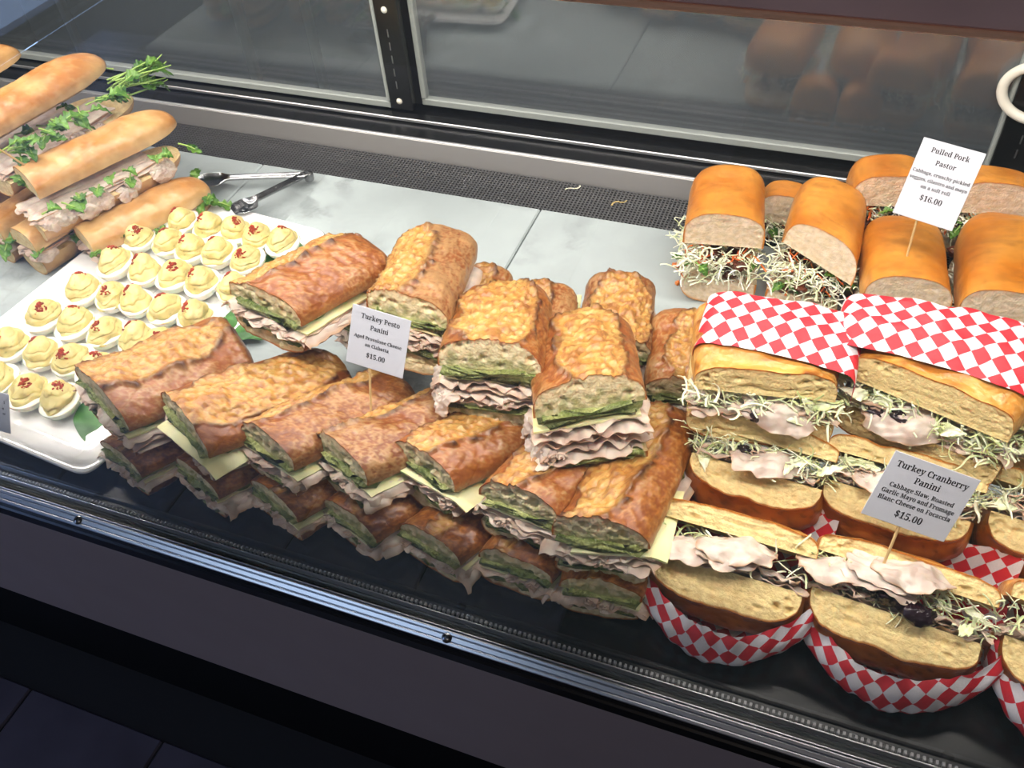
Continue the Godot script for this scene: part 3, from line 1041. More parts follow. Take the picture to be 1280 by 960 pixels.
# ---------------------------------------------------------------- the scene
func _ready() -> void:
	var cam := Camera3D.new()
	cam.name = "camera"
	add_child(cam)
	cam.transform = Transform3D(Basis(Vector3(0.934497, -0.065282, -0.349933), Vector3(-0.209645, 0.693540, -0.689240), Vector3(0.287687, 0.717455, 0.634425)), Vector3(0, 0.78, 0))
	cam.fov = 46.77
	cam.near = 0.05
	cam.far = 60.0
	cam.current = true
	var env := Environment.new()
	env.background_mode = Environment.BG_SKY
	var sky := Sky.new()
	var psm := ProceduralSkyMaterial.new()
	psm.sky_top_color = Color(0.45, 0.60, 0.90)
	psm.sky_horizon_color = Color(0.78, 0.86, 0.98)
	psm.ground_bottom_color = Color(0.50, 0.60, 0.76)
	psm.ground_horizon_color = Color(0.60, 0.68, 0.82)
	sky.sky_material = psm
	env.sky = sky
	env.background_energy_multiplier = 2.5
	env.tonemap_mode = Environment.TONE_MAPPER_LINEAR
	env.tonemap_exposure = 1.42
	env.sdfgi_enabled = true
	env.ssao_enabled = true
	env.ssil_enabled = true
	var we := WorldEnvironment.new()
	we.name = "environment"
	we.environment = env
	add_child(we)
	nz.noise_type = FastNoiseLite.TYPE_SIMPLEX_SMOOTH
	nz.frequency = 1.0
	nz.fractal_type = FastNoiseLite.FRACTAL_NONE
	nz.seed = 11
	make_materials()
	light_bar("front_light_bar", "slim white strip light with a front baffle under the case canopy", Vector3(-0.6, 0.65, -0.455), 1.08, 0.003, true)
	light_bar("rear_light_bar", "slim white strip light under the middle of the case canopy", Vector3(-0.6, 0.65, -0.86), 0.95, 0.02, false)
	room_lamp("ceiling_light", "long cool white ceiling light above the front of the case", Vector3(-1.5, 1.97, 1.03), 0.15, Vector2(1.3, 0.5), 1.7, Color(0.80, 0.89, 1.0))
	room_lamp("ceiling_light", "large warm ceiling light farther back above the customer floor", Vector3(0.4, 1.97, 2.4), 0.25, Vector2(1.2, 1.2), 1.0, Color(1.0, 0.93, 0.87))
	room_lamp("ceiling_light", "small ceiling light above the kitchen floor behind the case", Vector3(-0.6, 1.97, -2.3), 0.6, Vector2(0.9, 0.6), 1.6, Color(1.0, 0.95, 0.9))
	build_room()
	build_case()
	build_left()
	build_eggs()
	build_panini()
	build_focaccia()
	build_rolls()
	build_cards()
	build_small()

func lamp_face(t: Node3D, size: Vector3, at: Vector3, c: Color, glow: float) -> void:
	var em := StandardMaterial3D.new()
	em.albedo_color = Color(0.9, 0.9, 0.88)
	em.emission_enabled = true
	em.emission = c
	em.emission_energy_multiplier = glow
	boxes("diffuser", t, em, [[at, size]], 0.0005)

func lamp_light(t: Node3D, called: String, size: Vector2, energy: float, c: Color, y: float) -> void:
	var l := AreaLight3D.new()
	l.name = called
	l.area_size = size
	l.light_energy = energy
	l.light_color = c
	l.area_range = 8.0
	l.area_attenuation = 2.0
	l.shadow_enabled = true
	l.rotation = Vector3(-PI / 2, 0, 0)
	l.position = Vector3(0, y, 0)
	t.add_child(l)

func light_bar(called: String, label: String, at: Vector3, energy: float, w: float, baffle: bool) -> void:
	var t := thing(called, label, "light", at)
	boxes("housing", t, M.dull_steel, [[Vector3(0, 0.006, 0), Vector3(2.1, 0.008, w + 0.004)]])
	if baffle:      # a lip that keeps the light off the glass
		boxes("baffle", t, M.black_matt, [span(-1.05, 1.05, -0.05, 0.006, 0.0019, 0.0032)], 0.0004)
	lamp_face(t, Vector3(2.08, 0.003, w), Vector3(0, 0.0005, 0), Color(1.0, 0.97, 0.92), 1.5)
	lamp_light(t, "strip_light", Vector2(2.05, w), energy, Color(1.0, 0.972, 0.935), -0.0025)

func room_lamp(called: String, label: String, at: Vector3, energy: float, size: Vector2, glow: float, c: Color) -> void:
	var t := thing(called, label, "light", at)
	boxes("frame", t, M.dull_steel, [[Vector3(0, 0.012, 0), Vector3(size.x + 0.06, 0.02, size.y + 0.06)]])
	lamp_face(t, Vector3(size.x, 0.008, size.y), Vector3.ZERO, c, glow)
	lamp_light(t, "panel_light", size, energy, c, -0.008)

# ---------------------------------------------------------------- room and case
func build_room() -> void:
	var x0 := -3.2
	var x1 := 2.4
	var z0 := -3.0
	var z1 := 3.2
	var y0 := -0.75
	var y1 := 2.0
	var fl := Node3D.new()
	fl.name = "floor"
	fl.set_meta("kind", "structure")
	fl.set_meta("label", "dark slate floor tiles in front of the case")
	add_child(fl)
	boxes("grout_bed", fl, M.grout, [span(x0, x1, y0 - 0.12, y0 - 0.004, z0, z1)], 0.0)
	var tile := MB.new()
	tile.box(Vector3.ZERO, Vector3(0.296, 0.02, 0.296), 0.003)
	var first: MeshInstance3D = null
	for i in 9:
		for k in 8:
			var o: MeshInstance3D
			if first == null:
				first = put("floor_tile", fl, [[tile, M.floor]])
				o = first
			else:
				o = first.duplicate()
				o.name = "floor_tile"
				fl.add_child(o, true)
			o.position = Vector3(-2.85 + i * 0.3, y0 - 0.01 + 0.0006 * N3(Vector3(i, k, 0), 0.7), -0.2 + k * 0.3)
	structure("ceiling", M.ceiling, [span(x0, x1, y1, y1 + 0.12, z0, z1)])
	structure("wall_back", M.wall, [span(x0, x1, y0, y1, z1, z1 + 0.12)])
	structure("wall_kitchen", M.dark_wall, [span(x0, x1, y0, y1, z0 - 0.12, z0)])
	structure("wall_right", M.wall, [span(x1, x1 + 0.12, y0, y1, z0, z1)])
	# the street side, with one tall window
	var wz0 := 0.9
	var wz1 := 2.5
	var wy0 := -0.73
	var wy1 := 1.6
	structure("wall_left", M.wall, [span(x0 - 0.12, x0, y0, y1, z0, wz0), span(x0 - 0.12, x0, y0, y1, wz1, z1), span(x0 - 0.12, x0, y0, wy0, wz0, wz1), span(x0 - 0.12, x0, wy1, y1, wz0, wz1)])
	var wn := Node3D.new()
	wn.name = "window_1"
	wn.set_meta("kind", "structure")
	add_child(wn)
	boxes("window_frame", wn, M.black, [span(x0 - 0.1, x0 - 0.04, wy0, wy1, wz0, wz0 + 0.05), span(x0 - 0.1, x0 - 0.04, wy0, wy1, wz1 - 0.05, wz1), span(x0 - 0.1, x0 - 0.04, wy0, wy0 + 0.05, wz0 + 0.05, wz1 - 0.05), span(x0 - 0.1, x0 - 0.04, wy1 - 0.05, wy1, wz0 + 0.05, wz1 - 0.05)])
	boxes("window_bar", wn, M.black, [span(x0 - 0.09, x0 - 0.05, wy0 + 0.05, wy1 - 0.05, 1.28, 1.32), span(x0 - 0.09, x0 - 0.05, 0.02, 0.06, wz0 + 0.05, wz1 - 0.05)])
	boxes("pane", wn, M.glass, [span(x0 - 0.074, x0 - 0.068, wy0 + 0.04, wy1 - 0.04, wz0 + 0.04, wz1 - 0.04)], 0.0)
	# kitchen side: a steel counter with some containers, seen dimly through the rear doors
	var kc := thing("kitchen_counter", "dim steel counter in the kitchen behind the glass doors", "counter", Vector3(-1.2, y0, -2.3))
	boxes("worktop", kc, M.dull_steel, [span(-1.3, 1.6, 0.86, 0.9, -0.32, 0.32)])
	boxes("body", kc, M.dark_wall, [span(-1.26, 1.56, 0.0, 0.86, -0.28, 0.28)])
	var ks := thing("kitchen_shelf", "dark wire shelf behind the left rear door, upper left", "shelf", Vector3(-1.75, 0.15, -1.75))
	boxes("shelf_board", ks, M.dull_steel, [span(-0.4, 0.45, 0.14, 0.155, -0.14, 0.14)])
	boxes("shelf_board", ks, M.dull_steel, [span(-0.4, 0.45, -0.08, -0.065, -0.14, 0.14)])
	for sx in [-0.38, 0.43]:
		for sz in [-0.13, 0.13]:
			boxes("post", ks, M.dull_steel, [span(sx - 0.01, sx + 0.01, -0.9, 0.5, sz - 0.01, sz + 0.01)])
	var cols := ["small pale tub on the dark kitchen shelf", "wide tub beside the pale tub on the dark kitchen shelf", "low box at the right end of the dark kitchen shelf"]
	for k in 3:
		var b := thing("storage_tub", cols[k], "container", Vector3(-2.0 + 0.24 * k, 0.305, -1.75), Vector3.ZERO, "tubs on the kitchen shelf")
		boxes("body", b, [M.shelf_food, M.dull_steel, M.plastic][k], [span(-0.07, 0.07, 0.0, 0.09 - 0.02 * k, -0.06, 0.06)], 0.008)
		boxes("lid", b, M.crate if k != 2 else M.plastic, [span(-0.075, 0.075, 0.09 - 0.02 * k, 0.1 - 0.02 * k, -0.065, 0.065)], 0.004)

func build_case() -> void:
	var x0 := -1.75
	var x1 := 0.50
	var t := thing("display_case", "black refrigerated deli case with an aluminium rail along its front", "display case", Vector3(0, -0.75, 0))
	var b := func(called: String, m: Material, list: Array, ch := 0.0015, kind := "") -> MeshInstance3D:
		var l := []
		for q in list: l.append([q[0] + Vector3(0, 0.75, 0), q[1]])
		return boxes(called, t, m, l, ch, kind)
	b.call("deck", M.black_matt, [span(x0, x1, -0.06, -0.021, -1.2, -0.385)])
	b.call("front_deck", M.black, [span(x0, x1, -0.021, -0.001, -0.502, -0.388)])
	b.call("air_slot", M.black, [span(x0, x1, -0.021, -0.004, -0.388, -0.3755)])
	var teeth := []
	for k in 440:
		var x := x0 + 0.01 + k * 0.005
		teeth.append(span(x, x + 0.0022, -0.004, 0.0006, -0.3815, -0.3780))
	b.call("air_teeth", M.teeth, teeth, 0.0, "stuff")
	b.call("glass_channel", M.lip, [span(x0, x1, -0.03, 0.0015, -0.3755, -0.3742)], 0.0003)
	b.call("glass_channel", M.lip, [span(x0, x1, -0.03, -0.0005, -0.3635, -0.3622)], 0.0003)
	b.call("upper_trim", M.black, [span(x0, x1, -0.03, -0.006, -0.3742, -0.3635), span(x0, x1, -0.06, -0.004, -0.3622, -0.355)], 0.0006)
	var rail := MB.new()
	var lean := Basis(Vector3.RIGHT, deg_to_rad(-60.0))
	for q in [[0.0049, 0.0042, true], [0.0, 0.0056, false], [-0.0049, 0.0042, true]]:
		rail.box(Vector3((x0 + x1) / 2, 0.75 - 0.0034, -0.354) + lean * Vector3(0, q[0], -0.003), Vector3(x1 - x0, q[1], 0.006 if q[2] else 0.005), 0.0010, Color.WHITE, lean)
	put("front_rail", t, [[rail, M.alu]])
	for x in [-1.15, -0.705, -0.255, 0.195]:
		var s := MB.new()
		var lay := lean * Basis(Vector3.RIGHT, PI / 2)
		var sp := Vector3(x, 0.75 - 0.0034, -0.354) + lean * Vector3(0, 0, -0.0006)
		s.lathe(sp, [Vector2(0, 0.0026), Vector2(0.0026, 0.0024), Vector2(0.0048, 0.0013), Vector2(0.0054, 0), Vector2(0, 0)], 20, Color.WHITE, lay)
		var sc := put("screw", t, [[s, M.steel]])
		var cs := MB.new()
		cs.box(sp + lean * Vector3(0, 0, 0.0026), Vector3(0.0046, 0.0008, 0.0006), 0.0, Color.WHITE, lean)
		cs.box(sp + lean * Vector3(0, 0, 0.0026), Vector3(0.0008, 0.0046, 0.0006), 0.0, Color.WHITE, lean)
		put("cross_slot", sc, [[cs, M.black]])
	b.call("lower_trim", M.black, [span(x0, x1, -0.030, -0.012, -0.375, -0.3445)], 0.002)
	b.call("front_panel", M.panel, [span(x0, x1, -0.275, -0.030, -0.375, -0.346)], 0.002)
	b.call("base", M.black_matt, [span(x0, x1, -0.749, -0.274, -1.25, -0.44)], 0.002)
	b.call("body", M.black_matt, [span(x0, x1, -0.274, -0.06, -1.25, -0.375)], 0.002)
	# the rear
	b.call("rear_strip", M.satin_steel, [span(x0, x1, -0.02, 0.030, -1.140, -1.135)], 0.002)
	b.call("rear_ledge", M.black, [span(x0, x1, -0.02, 0.027, -1.25, -1.140)], 0.001)
	b.call("ledge_lip", M.lip, [span(x0, x1, 0.026, 0.031, -1.1415, -1.136)], 0.001)
	b.call("door_track", M.black, [span(x0, x1, 0.027, 0.034, -1.205, -1.185)], 0.001)
	b.call("track_lip", M.lip, [span(x0, x1, 0.030, 0.0355, -1.1865, -1.1835)], 0.0008)
	b.call("canopy", M.black_matt, [span(x0, x1, 0.66, 0.69, -1.27, -0.36)], 0.003)
	b.call("fascia", M.fascia, [span(x0, x1, 0.6235, 0.69, -0.372, -0.360)], 0.001)
	b.call("fascia_edge", M.copper, [span(x0, x1, 0.6205, 0.6235, -0.372, -0.359)], 0.0008)
	b.call("end_panel", M.black, [span(x1, x1 + 0.03, -0.06, 0.66, -1.25, -0.375)], 0.002)
	b.call("end_panel", M.black, [span(x0 - 0.03, x0, -0.06, 0.66, -1.25, -0.375)], 0.002)
	b.call("rear_header", M.black, [span(x0, x1, 0.58, 0.66, -1.27, -1.19)], 0.002)
	# front glass
	var g := thing("front_glass", "large clear front window of the deli case", "glass pane", Vector3(-0.62, 0, -0.369))
	boxes("pane", g, M.glass, [[Vector3(0, 0.322, 0), Vector3(2.2, 0.65, 0.006)]], 0.0)
	# two sliding doors at the back
	door("left sliding glass door at the back of the case, black stile with white screws", -1.62, -0.682, -1.215, 0.042, false)
	door("right sliding glass door at the back of the case with white loop handle", -0.676, 0.262, -1.238, 0.006, true)
	# marble deck
	var joints := [-1.38, -0.89, -0.40, 0.09, 0.498]
	var names := ["white marble slab under the arugula sandwiches at the left end", "white marble slab under the egg platter and the tongs", "white marble slab behind the pressed sandwiches", "white marble slab under the soft roll sandwiches at the right end"]
	for k in 4:
		var s := thing("marble_slab", names[k], "marble slab", Vector3((joints[k] + joints[k + 1]) / 2, -0.0205, -0.775), Vector3.ZERO, "marble slabs of the deck")
		var w: float = joints[k + 1] - joints[k] - 0.0016
		boxes("slab", s, M.marble, [[Vector3(0, 0.010, 0), Vector3(w, 0.0205, 0.544)]], 0.0022)
	# perforated grille behind the marble
	var gr := thing("air_grille", "dark perforated metal strip between marble and rear ledge", "grille", Vector3(-0.62, -0.006, -1.0905))
	var bars := MB.new()
	var gw := 2.2
	for k in 15:
		bars.box(Vector3(0, 0, -0.0406 + k * 0.0058), Vector3(gw, 0.0014, 0.0024), 0.0)
	for k in 378:
		bars.box(Vector3(-gw / 2 + 0.003 + k * 0.0058, 0.0001, 0), Vector3(0.0022, 0.0014, 0.082), 0.0)
	put("mesh_sheet", gr, [[bars, M.grille]], "stuff")
	boxes("grille_tray", gr, M.black_matt, [[Vector3(0, -0.012, 0), Vector3(gw, 0.003, 0.084)]])

func door(label: String, x0: float, x1: float, z: float, stile: float, handle: bool) -> void:
	var t := thing("sliding_door", label, "door", Vector3(0, 0.036, z), Vector3.ZERO, "sliding rear doors of the case")
	var y0 := 0.0
	var y1 := 0.545
	var r := stile if stile > 0.02 else 0.06
	boxes("bottom_rail", t, M.gasket, [span(x0, x1 - r, y0, y0 + 0.012, -0.007, 0.007)])
	boxes("top_rail", t, M.black, [span(x0, x1, y1 - 0.03, y1, -0.007, 0.007)])
	boxes("stile", t, M.black, [span(x1 - r, x1, y0, y1 - 0.03, -0.008, 0.008)])
	boxes("gasket", t, M.gasket, [span(x1 - r - 0.006, x1 - r, y0 + 0.012, y1 - 0.03, -0.007, 0.008)])
	if stile < 0.02:
		boxes("gasket", t, M.gasket, [span(x0, x0 + 0.009, y0 + 0.012, y1 - 0.03, -0.007, 0.008)])
	for zz in [-0.004, 0.004]:
		boxes("glass_pane", t, M.pane, [span(x0 + 0.004, x1 - r - 0.004, y0 + 0.010, y1 - 0.025, zz - 0.001, zz + 0.001)], 0.0)
	for yy in [0.016, 0.17, 0.33, 0.5]:
		var s := MB.new()
		s.lathe(Vector3(x1 - r * 0.55, yy, 0.008), [Vector2(0, 0.0035), Vector2(0.003, 0.003), Vector2(0.0052, 0.001), Vector2(0.0055, -0.001), Vector2(0, -0.001)], 16, Color.WHITE, Basis(Vector3.RIGHT, PI / 2))
		put("screw", t, [[s, M.plastic]])
	for k in 5:
		boxes("slot", t, M.dull_steel, [[Vector3(x1 - r * 0.55, 0.045 + 0.022 * k, 0.0083), Vector3(0.002, 0.013, 0.0008)]], 0.0)
	if handle:
		var h := MB.new()
		var path := PackedVector3Array()
		for k in 33:
			var a := TAU * k / 32.0
			path.append(Vector3(x1 - 0.036 + 0.042 * cos(a), 0.140 + 0.036 * sin(a), 0.022 + 0.012 * cos(a)))
		h.tube(path, 0.0068, 0.0068, 10, Color.WHITE)
		put("loop_handle", t, [[h, M.plastic]])

# ---------------------------------------------------------------- food
func build_left() -> void:
	baguette(Vector3(-1.06, 0.0, -0.70), Vector3(0, -14, 0), 0.056, 0.21, 31, "slim baguette at the very bottom of the left stack, cut end showing turkey over arugula", {leaves = 16, flaps = 2})
	baguette(Vector3(-1.13, 0.0, -0.71), Vector3(0, -12, 0), 0.056, 0.21, 32, "slim baguette on the marble at the left frame edge, beside the bottom one", {leaves = 12, flaps = 2})
	baguette(Vector3(-1.215, 0.0, -0.73), Vector3(0, -10, 0), 0.06, 0.23, 38, "lowest baguette under the tan one at the left frame edge", {leaves = 6, flaps = 1, gap = 0.012})
	baguette(Vector3(-1.30, 0.0, -0.72), Vector3(0, -8, 0), 0.06, 0.23, 39, "lowest baguette of the pile, farthest to the left", {leaves = 6, flaps = 1, gap = 0.016})
	baguette(Vector3(-0.985, 0.008, -0.735), Vector3(0, -26, -6), 0.062, 0.20, 33, "pale tan baguette lying lowest and nearest the egg platter", {leaves = 12, flaps = 1, brown = -0.2, gap = 0.012, hb = 0.02})
	baguette(Vector3(-1.04, 0.058, -0.715), Vector3(0, -23, -10), 0.062, 0.235, 34, "middle baguette of the left stack with shaved turkey spilling down its side", {leaves = 13, flaps = 13, gap = 0.026, top_at = Vector3(-0.026, 0.004, -0.02), brown = 0.0, over = -0.006})
	baguette(Vector3(-1.105, 0.105, -0.74), Vector3(0, -10, -12), 0.062, 0.25, 35, "upper baguette of the left stack with arugula stems poking out of its far end", {leaves = 36, flaps = 7, stems = 12, gap = 0.042, top_at = Vector3(-0.030, 0.008, 0.01), brown = 0.25, over = -0.008})
	baguette(Vector3(-1.20, 0.07, -0.76), Vector3(0, -10, -4), 0.064, 0.26, 36, "tan baguette lying left of the upper one, cut off by the frame", {leaves = 12, flaps = 2, gap = 0.03, brown = 0.1, top_at = Vector3(0.01, 0.02, 0.0)})
	baguette(Vector3(-1.29, 0.09, -0.74), Vector3(0, -8, 0), 0.064, 0.25, 37, "baguette whose tip only just shows at the upper left edge", {leaves = 8, flaps = 1, gap = 0.03, brown = 0.0, top_at = Vector3(0.0, 0.03, 0.0)})

func build_eggs() -> void:
	var t := thing("egg_platter", "white rectangular platter holding the deviled eggs", "platter", Vector3(-0.851, 0.0, -0.654), Vector3(0, deg_to_rad(-5.3), 0))
	var mb := MB.new()
	var W := 0.325
	var L := 0.492
	var p := PackedVector3Array()
	var c := PackedColorArray()
	# rounded rectangle lofted from the foot over the rim to the well
	var prof := [[-0.05, 0.004], [-0.03, 0.004], [-0.004, 0.016], [0.0, 0.0185], [-0.002, 0.0205], [-0.012, 0.0185], [-0.024, 0.0155], [-0.034, 0.0150], [-0.10, 0.0150], [-0.162, 0.0150]]
	var seg := 64
	for i in seg + 1:
		var a := TAU * (i % seg) / seg
		for q in prof:
			var hx: float = W * 0.5 + q[0]
			var hz: float = L * 0.5 + q[0]
			hx = maxf(hx, 0.0)
			hz = maxf(hz, 0.0)
			var ex := 0.10 
			p.append(Vector3(hx * signf(cos(a)) * pow(absf(cos(a)), ex), q[1], hz * signf(sin(a)) * pow(absf(sin(a)), ex)))
			c.append(Color.WHITE)
	mb.grid(seg, prof.size() - 1, p, c, Vector3(0, 0.010, 0), true)
	put("dish", t, [[mb, M.plate]])
	for q in [[-0.11, -0.2], [0.11, -0.2], [-0.11, 0.2], [0.11, 0.2]]:
		var f := MB.new()
		f.lathe(Vector3(q[0], 0.0, q[1]), [Vector2(0, 0.006), Vector2(0.012, 0.006), Vector2(0.012, 0.0005), Vector2(0.0, 0.0)], 16, Color.WHITE)
		put("foot", t, [[f, M.plate]])
	var protos := []
	for k in 6:
		protos.append(egg_proto(k + 1))
	var rows := [[-0.828, [-0.925, -0.882, -0.836, -0.794, -0.750, -0.708]], [-0.775, [-0.925, -0.871, -0.831, -0.786, -0.736]], [-0.716, [-0.918, -0.866, -0.814, -0.772, -0.722]],
		[-0.652, [-0.924, -0.874, -0.835, -0.788, -0.739]], [-0.592, [-0.940, -0.887, -0.839, -0.788, -0.752]], [-0.534, [-0.945, -0.895, -0.845, -0.803]], [-0.474, [-0.910, -0.862, -0.812]]]
	var rn := ["rear row", "second row from the back", "third row from the back", "middle row", "third row from the front", "second row from the front", "front row"]
	var cn := ["first from the left", "second from the left", "third from the left", "fourth from the left", "fifth from the left", "sixth from the left"]
	var r := RandomNumberGenerator.new()
	r.seed = 77
	var k := 0
	for i in rows.size():
		var xs: Array = rows[i][1]
		for j in xs.size():
			var o: Node3D = protos[k % 6].duplicate()
			o.name = numbered("deviled_egg")
			add_child(o)
			o.position = Vector3(xs[j] + r.randf_range(-0.002, 0.002), 0.0152, rows[i][0] + r.randf_range(-0.003, 0.003))
			# eggs lie pointing towards the customer, a little askew
			o.rotation = Vector3(r.randf_range(-0.06, 0.06), deg_to_rad(-72.0 + r.randf_range(-20, 20)) + (PI if r.randf() < 0.4 else 0.0), r.randf_range(-0.05, 0.05))
			o.scale = Vector3.ONE * r.randf_range(0.93, 1.0)
			o.set_meta("label", "deviled egg, %s in the %s on the platter" % [cn[j], rn[i]])
			o.set_meta("category", "deviled egg")
			o.set_meta("group", "deviled eggs on the platter")
			k += 1
	for o in protos:
		o.free()
	# flat greens under the eggs
	var gl := [[Vector3(-0.735, 0.0165, -0.80), Vector3(0.9, 0.0, -0.25), 0.085, 0.06, "broad green leaf under the eggs at the rear right of the platter"], [Vector3(-0.80, 0.0165, -0.50), Vector3(0.8, 0.0, 0.55), 0.12, 0.055, "broad green leaf under the front eggs beside the stacked sandwich"],
		[Vector3(-0.90, 0.0165, -0.80), Vector3(-0.9, 0.0, 0.15), 0.075, 0.05, "dark green leaf poking out at the rear left of the eggs"], [Vector3(-0.72, 0.0165, -0.68), Vector3(0.9, 0.1, 0.2), 0.07, 0.06, "green leaf between the eggs and the rear left pressed sandwich"]]
	for q in gl:
		var lf := thing("salad_leaf", q[4], "leaf", q[0], Vector3.ZERO, "garnish leaves on the platter")
		put("leaf_blade", lf, [[leaf_mesh(Vector3.ZERO, q[1], Vector3.UP, q[2], q[3], 5, 0.0, 0.05, S(52, 104, 44), S(84, 140, 66)), M.leaf]])

func build_panini() -> void:
	# bottom tier, cut ends towards the glass
	var low := ["first from the left, resting by the platter corner", "second from the left", "third from the left", "fourth from the left", "fifth from the left", "sixth from the left", "seventh from the left, beside the paper liner"]
	var lx := [[-0.675, -0.414, -28], [-0.575, -0.417, -30], [-0.478, -0.417, -30], [-0.388, -0.418, -28], [-0.298, -0.418, -24], [-0.208, -0.420, -14], [-0.122, -0.420, -4]]
	for k in 7:
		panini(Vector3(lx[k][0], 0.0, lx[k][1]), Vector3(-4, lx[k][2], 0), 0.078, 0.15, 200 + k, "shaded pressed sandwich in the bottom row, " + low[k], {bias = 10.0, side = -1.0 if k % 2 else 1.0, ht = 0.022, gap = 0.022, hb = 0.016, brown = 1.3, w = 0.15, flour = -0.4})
	panini(Vector3(-0.695, 0.052, -0.437), Vector3(-8, -30, -7), 0.106, 0.165, 1, "leftmost wide golden pressed sandwich, overhanging the egg platter", {bias = 8.0, w = 0.7, a0 = 2.0, a1 = 1.8, flour = 0.35, heel = 0.9})
	panini(Vector3(-0.586, 0.050, -0.435), Vector3(-8, -36, -6), 0.098, 0.185, 2, "long golden pressed sandwich, second from the left in the middle tier", {bias = 9.0, w = 0.8, a0 = 1.7, a1 = 1.5, flour = -0.3, corner = 0.010})
	panini(Vector3(-0.483, 0.048, -0.433), Vector3(-8, -31, -2), 0.079, 0.17, 3, "speckled pressed sandwich, third from the left in the middle tier", {bias = 14.0, w = 0.45, a0 = 2.3, a1 = 2.1, flour = 0.05})
	panini(Vector3(-0.402, 0.048, -0.441), Vector3(-8, -35, -2), 0.077, 0.165, 4, "floury brown pressed sandwich with the card pick beside it, middle tier", {bias = 14.0, w = 0.4, a0 = 2.4, a1 = 2.5, flour = 0.4})
	panini(Vector3(-0.319, 0.049, -0.458), Vector3(-8, -34, -2), 0.080, 0.16, 5, "pressed sandwich with a pale cheese corner on its right, middle tier", {bias = 16.0, w = 0.55, a0 = 1.9, a1 = 1.8, flour = -0.1, corner = 0.004})
	panini(Vector3(-0.210, 0.049, -0.440), Vector3(-8, -15, 0), 0.084, 0.165, 6, "reddish brown pressed sandwich, second from the right in the middle tier", {bias = 8.0, w = 0.45, a0 = 1.9, a1 = 1.5, flour = 0.0})
	panini(Vector3(-0.123, 0.048, -0.430), Vector3(-8, -5, 4), 0.088, 0.20, 7, "long orange brown pressed sandwich, rightmost in the middle tier", {bias = 11.0, w = 0.5, a0 = 1.9, a1 = 1.5, flour = -0.2, corner = 0.002})
	# behind, on the marble
	panini(Vector3(-0.490, 0.016, -0.655), Vector3(0, -18, 0), 0.084, 0.10, 8, "golden pressed sandwich partly hidden behind the white price card", {w = 0.8})
	panini(Vector3(-0.365, 0.014, -0.70), Vector3(0, 14, 0), 0.080, 0.105, 9, "pressed sandwich whose dark heel shows behind the top tier, left of two", {w = 0.3})
	panini(Vector3(-0.278, 0.014, -0.71), Vector3(0, 12, 0), 0.078, 0.085, 10, "pressed sandwich whose brown heel shows between two top sandwiches", {w = 0.3})
	panini(Vector3(-0.188, 0.014, -0.70), Vector3(0, 14, 0), 0.086, 0.125, 11, "ragged golden pressed sandwich standing behind the front top sandwich", {w = 0.9, heel = 0.95, bias = 4.0})
	panini(Vector3(-0.104, 0.012, -0.665), Vector3(0, 10, 0), 0.080, 0.135, 12, "pressed sandwich squeezed against the checkered paper of the left focaccia", {w = 0.7, flour = 0.2})
	# top tier, their cut ends tipped up a little
	panini(Vector3(-0.540, 0.124, -0.560), Vector3(-6, -19, -4), 0.098, 0.155, 13, "brown crusted pressed sandwich at the rear left of the pile, beside the eggs", {bias = 10.0, w = 0.5, a0 = 2.35, a1 = 2.2, flour = 0.05, gap = 0.028})
	panini(Vector3(-0.382, 0.110, -0.580), Vector3(-10, 13, -4), 0.094, 0.185, 14, "tall golden pressed sandwich with floury right side, behind the price card", {bias = -16.0, w = 0.6, a0 = 2.1, a1 = 2.1, flour = 0.8, gap = 0.040, hb = 0.026})
	panini(Vector3(-0.262, 0.112, -0.530), Vector3(-15, 15, 3), 0.106, 0.165, 15, "golden pressed sandwich on top with pesto and turkey hanging from its left", {bias = -12.0, w = 0.75, a0 = 1.5, a1 = 1.5, flour = -0.2, side = -1.0, gap = 0.046, ht = 0.034, pt = 0.012, flap = -1.0})
	panini(Vector3(-0.150, 0.098, -0.504), Vector3(-17, 22, 2), 0.106, 0.18, 16, "frontmost top pressed sandwich with thick shaved turkey in its cut face", {bias = 8.0, w = 0.6, a0 = 1.4, a1 = 1.5, flour = 0.0, side = -1.0, gap = 0.056, ht = 0.034, hb = 0.026, pt = 0.013, flap = -1.0})

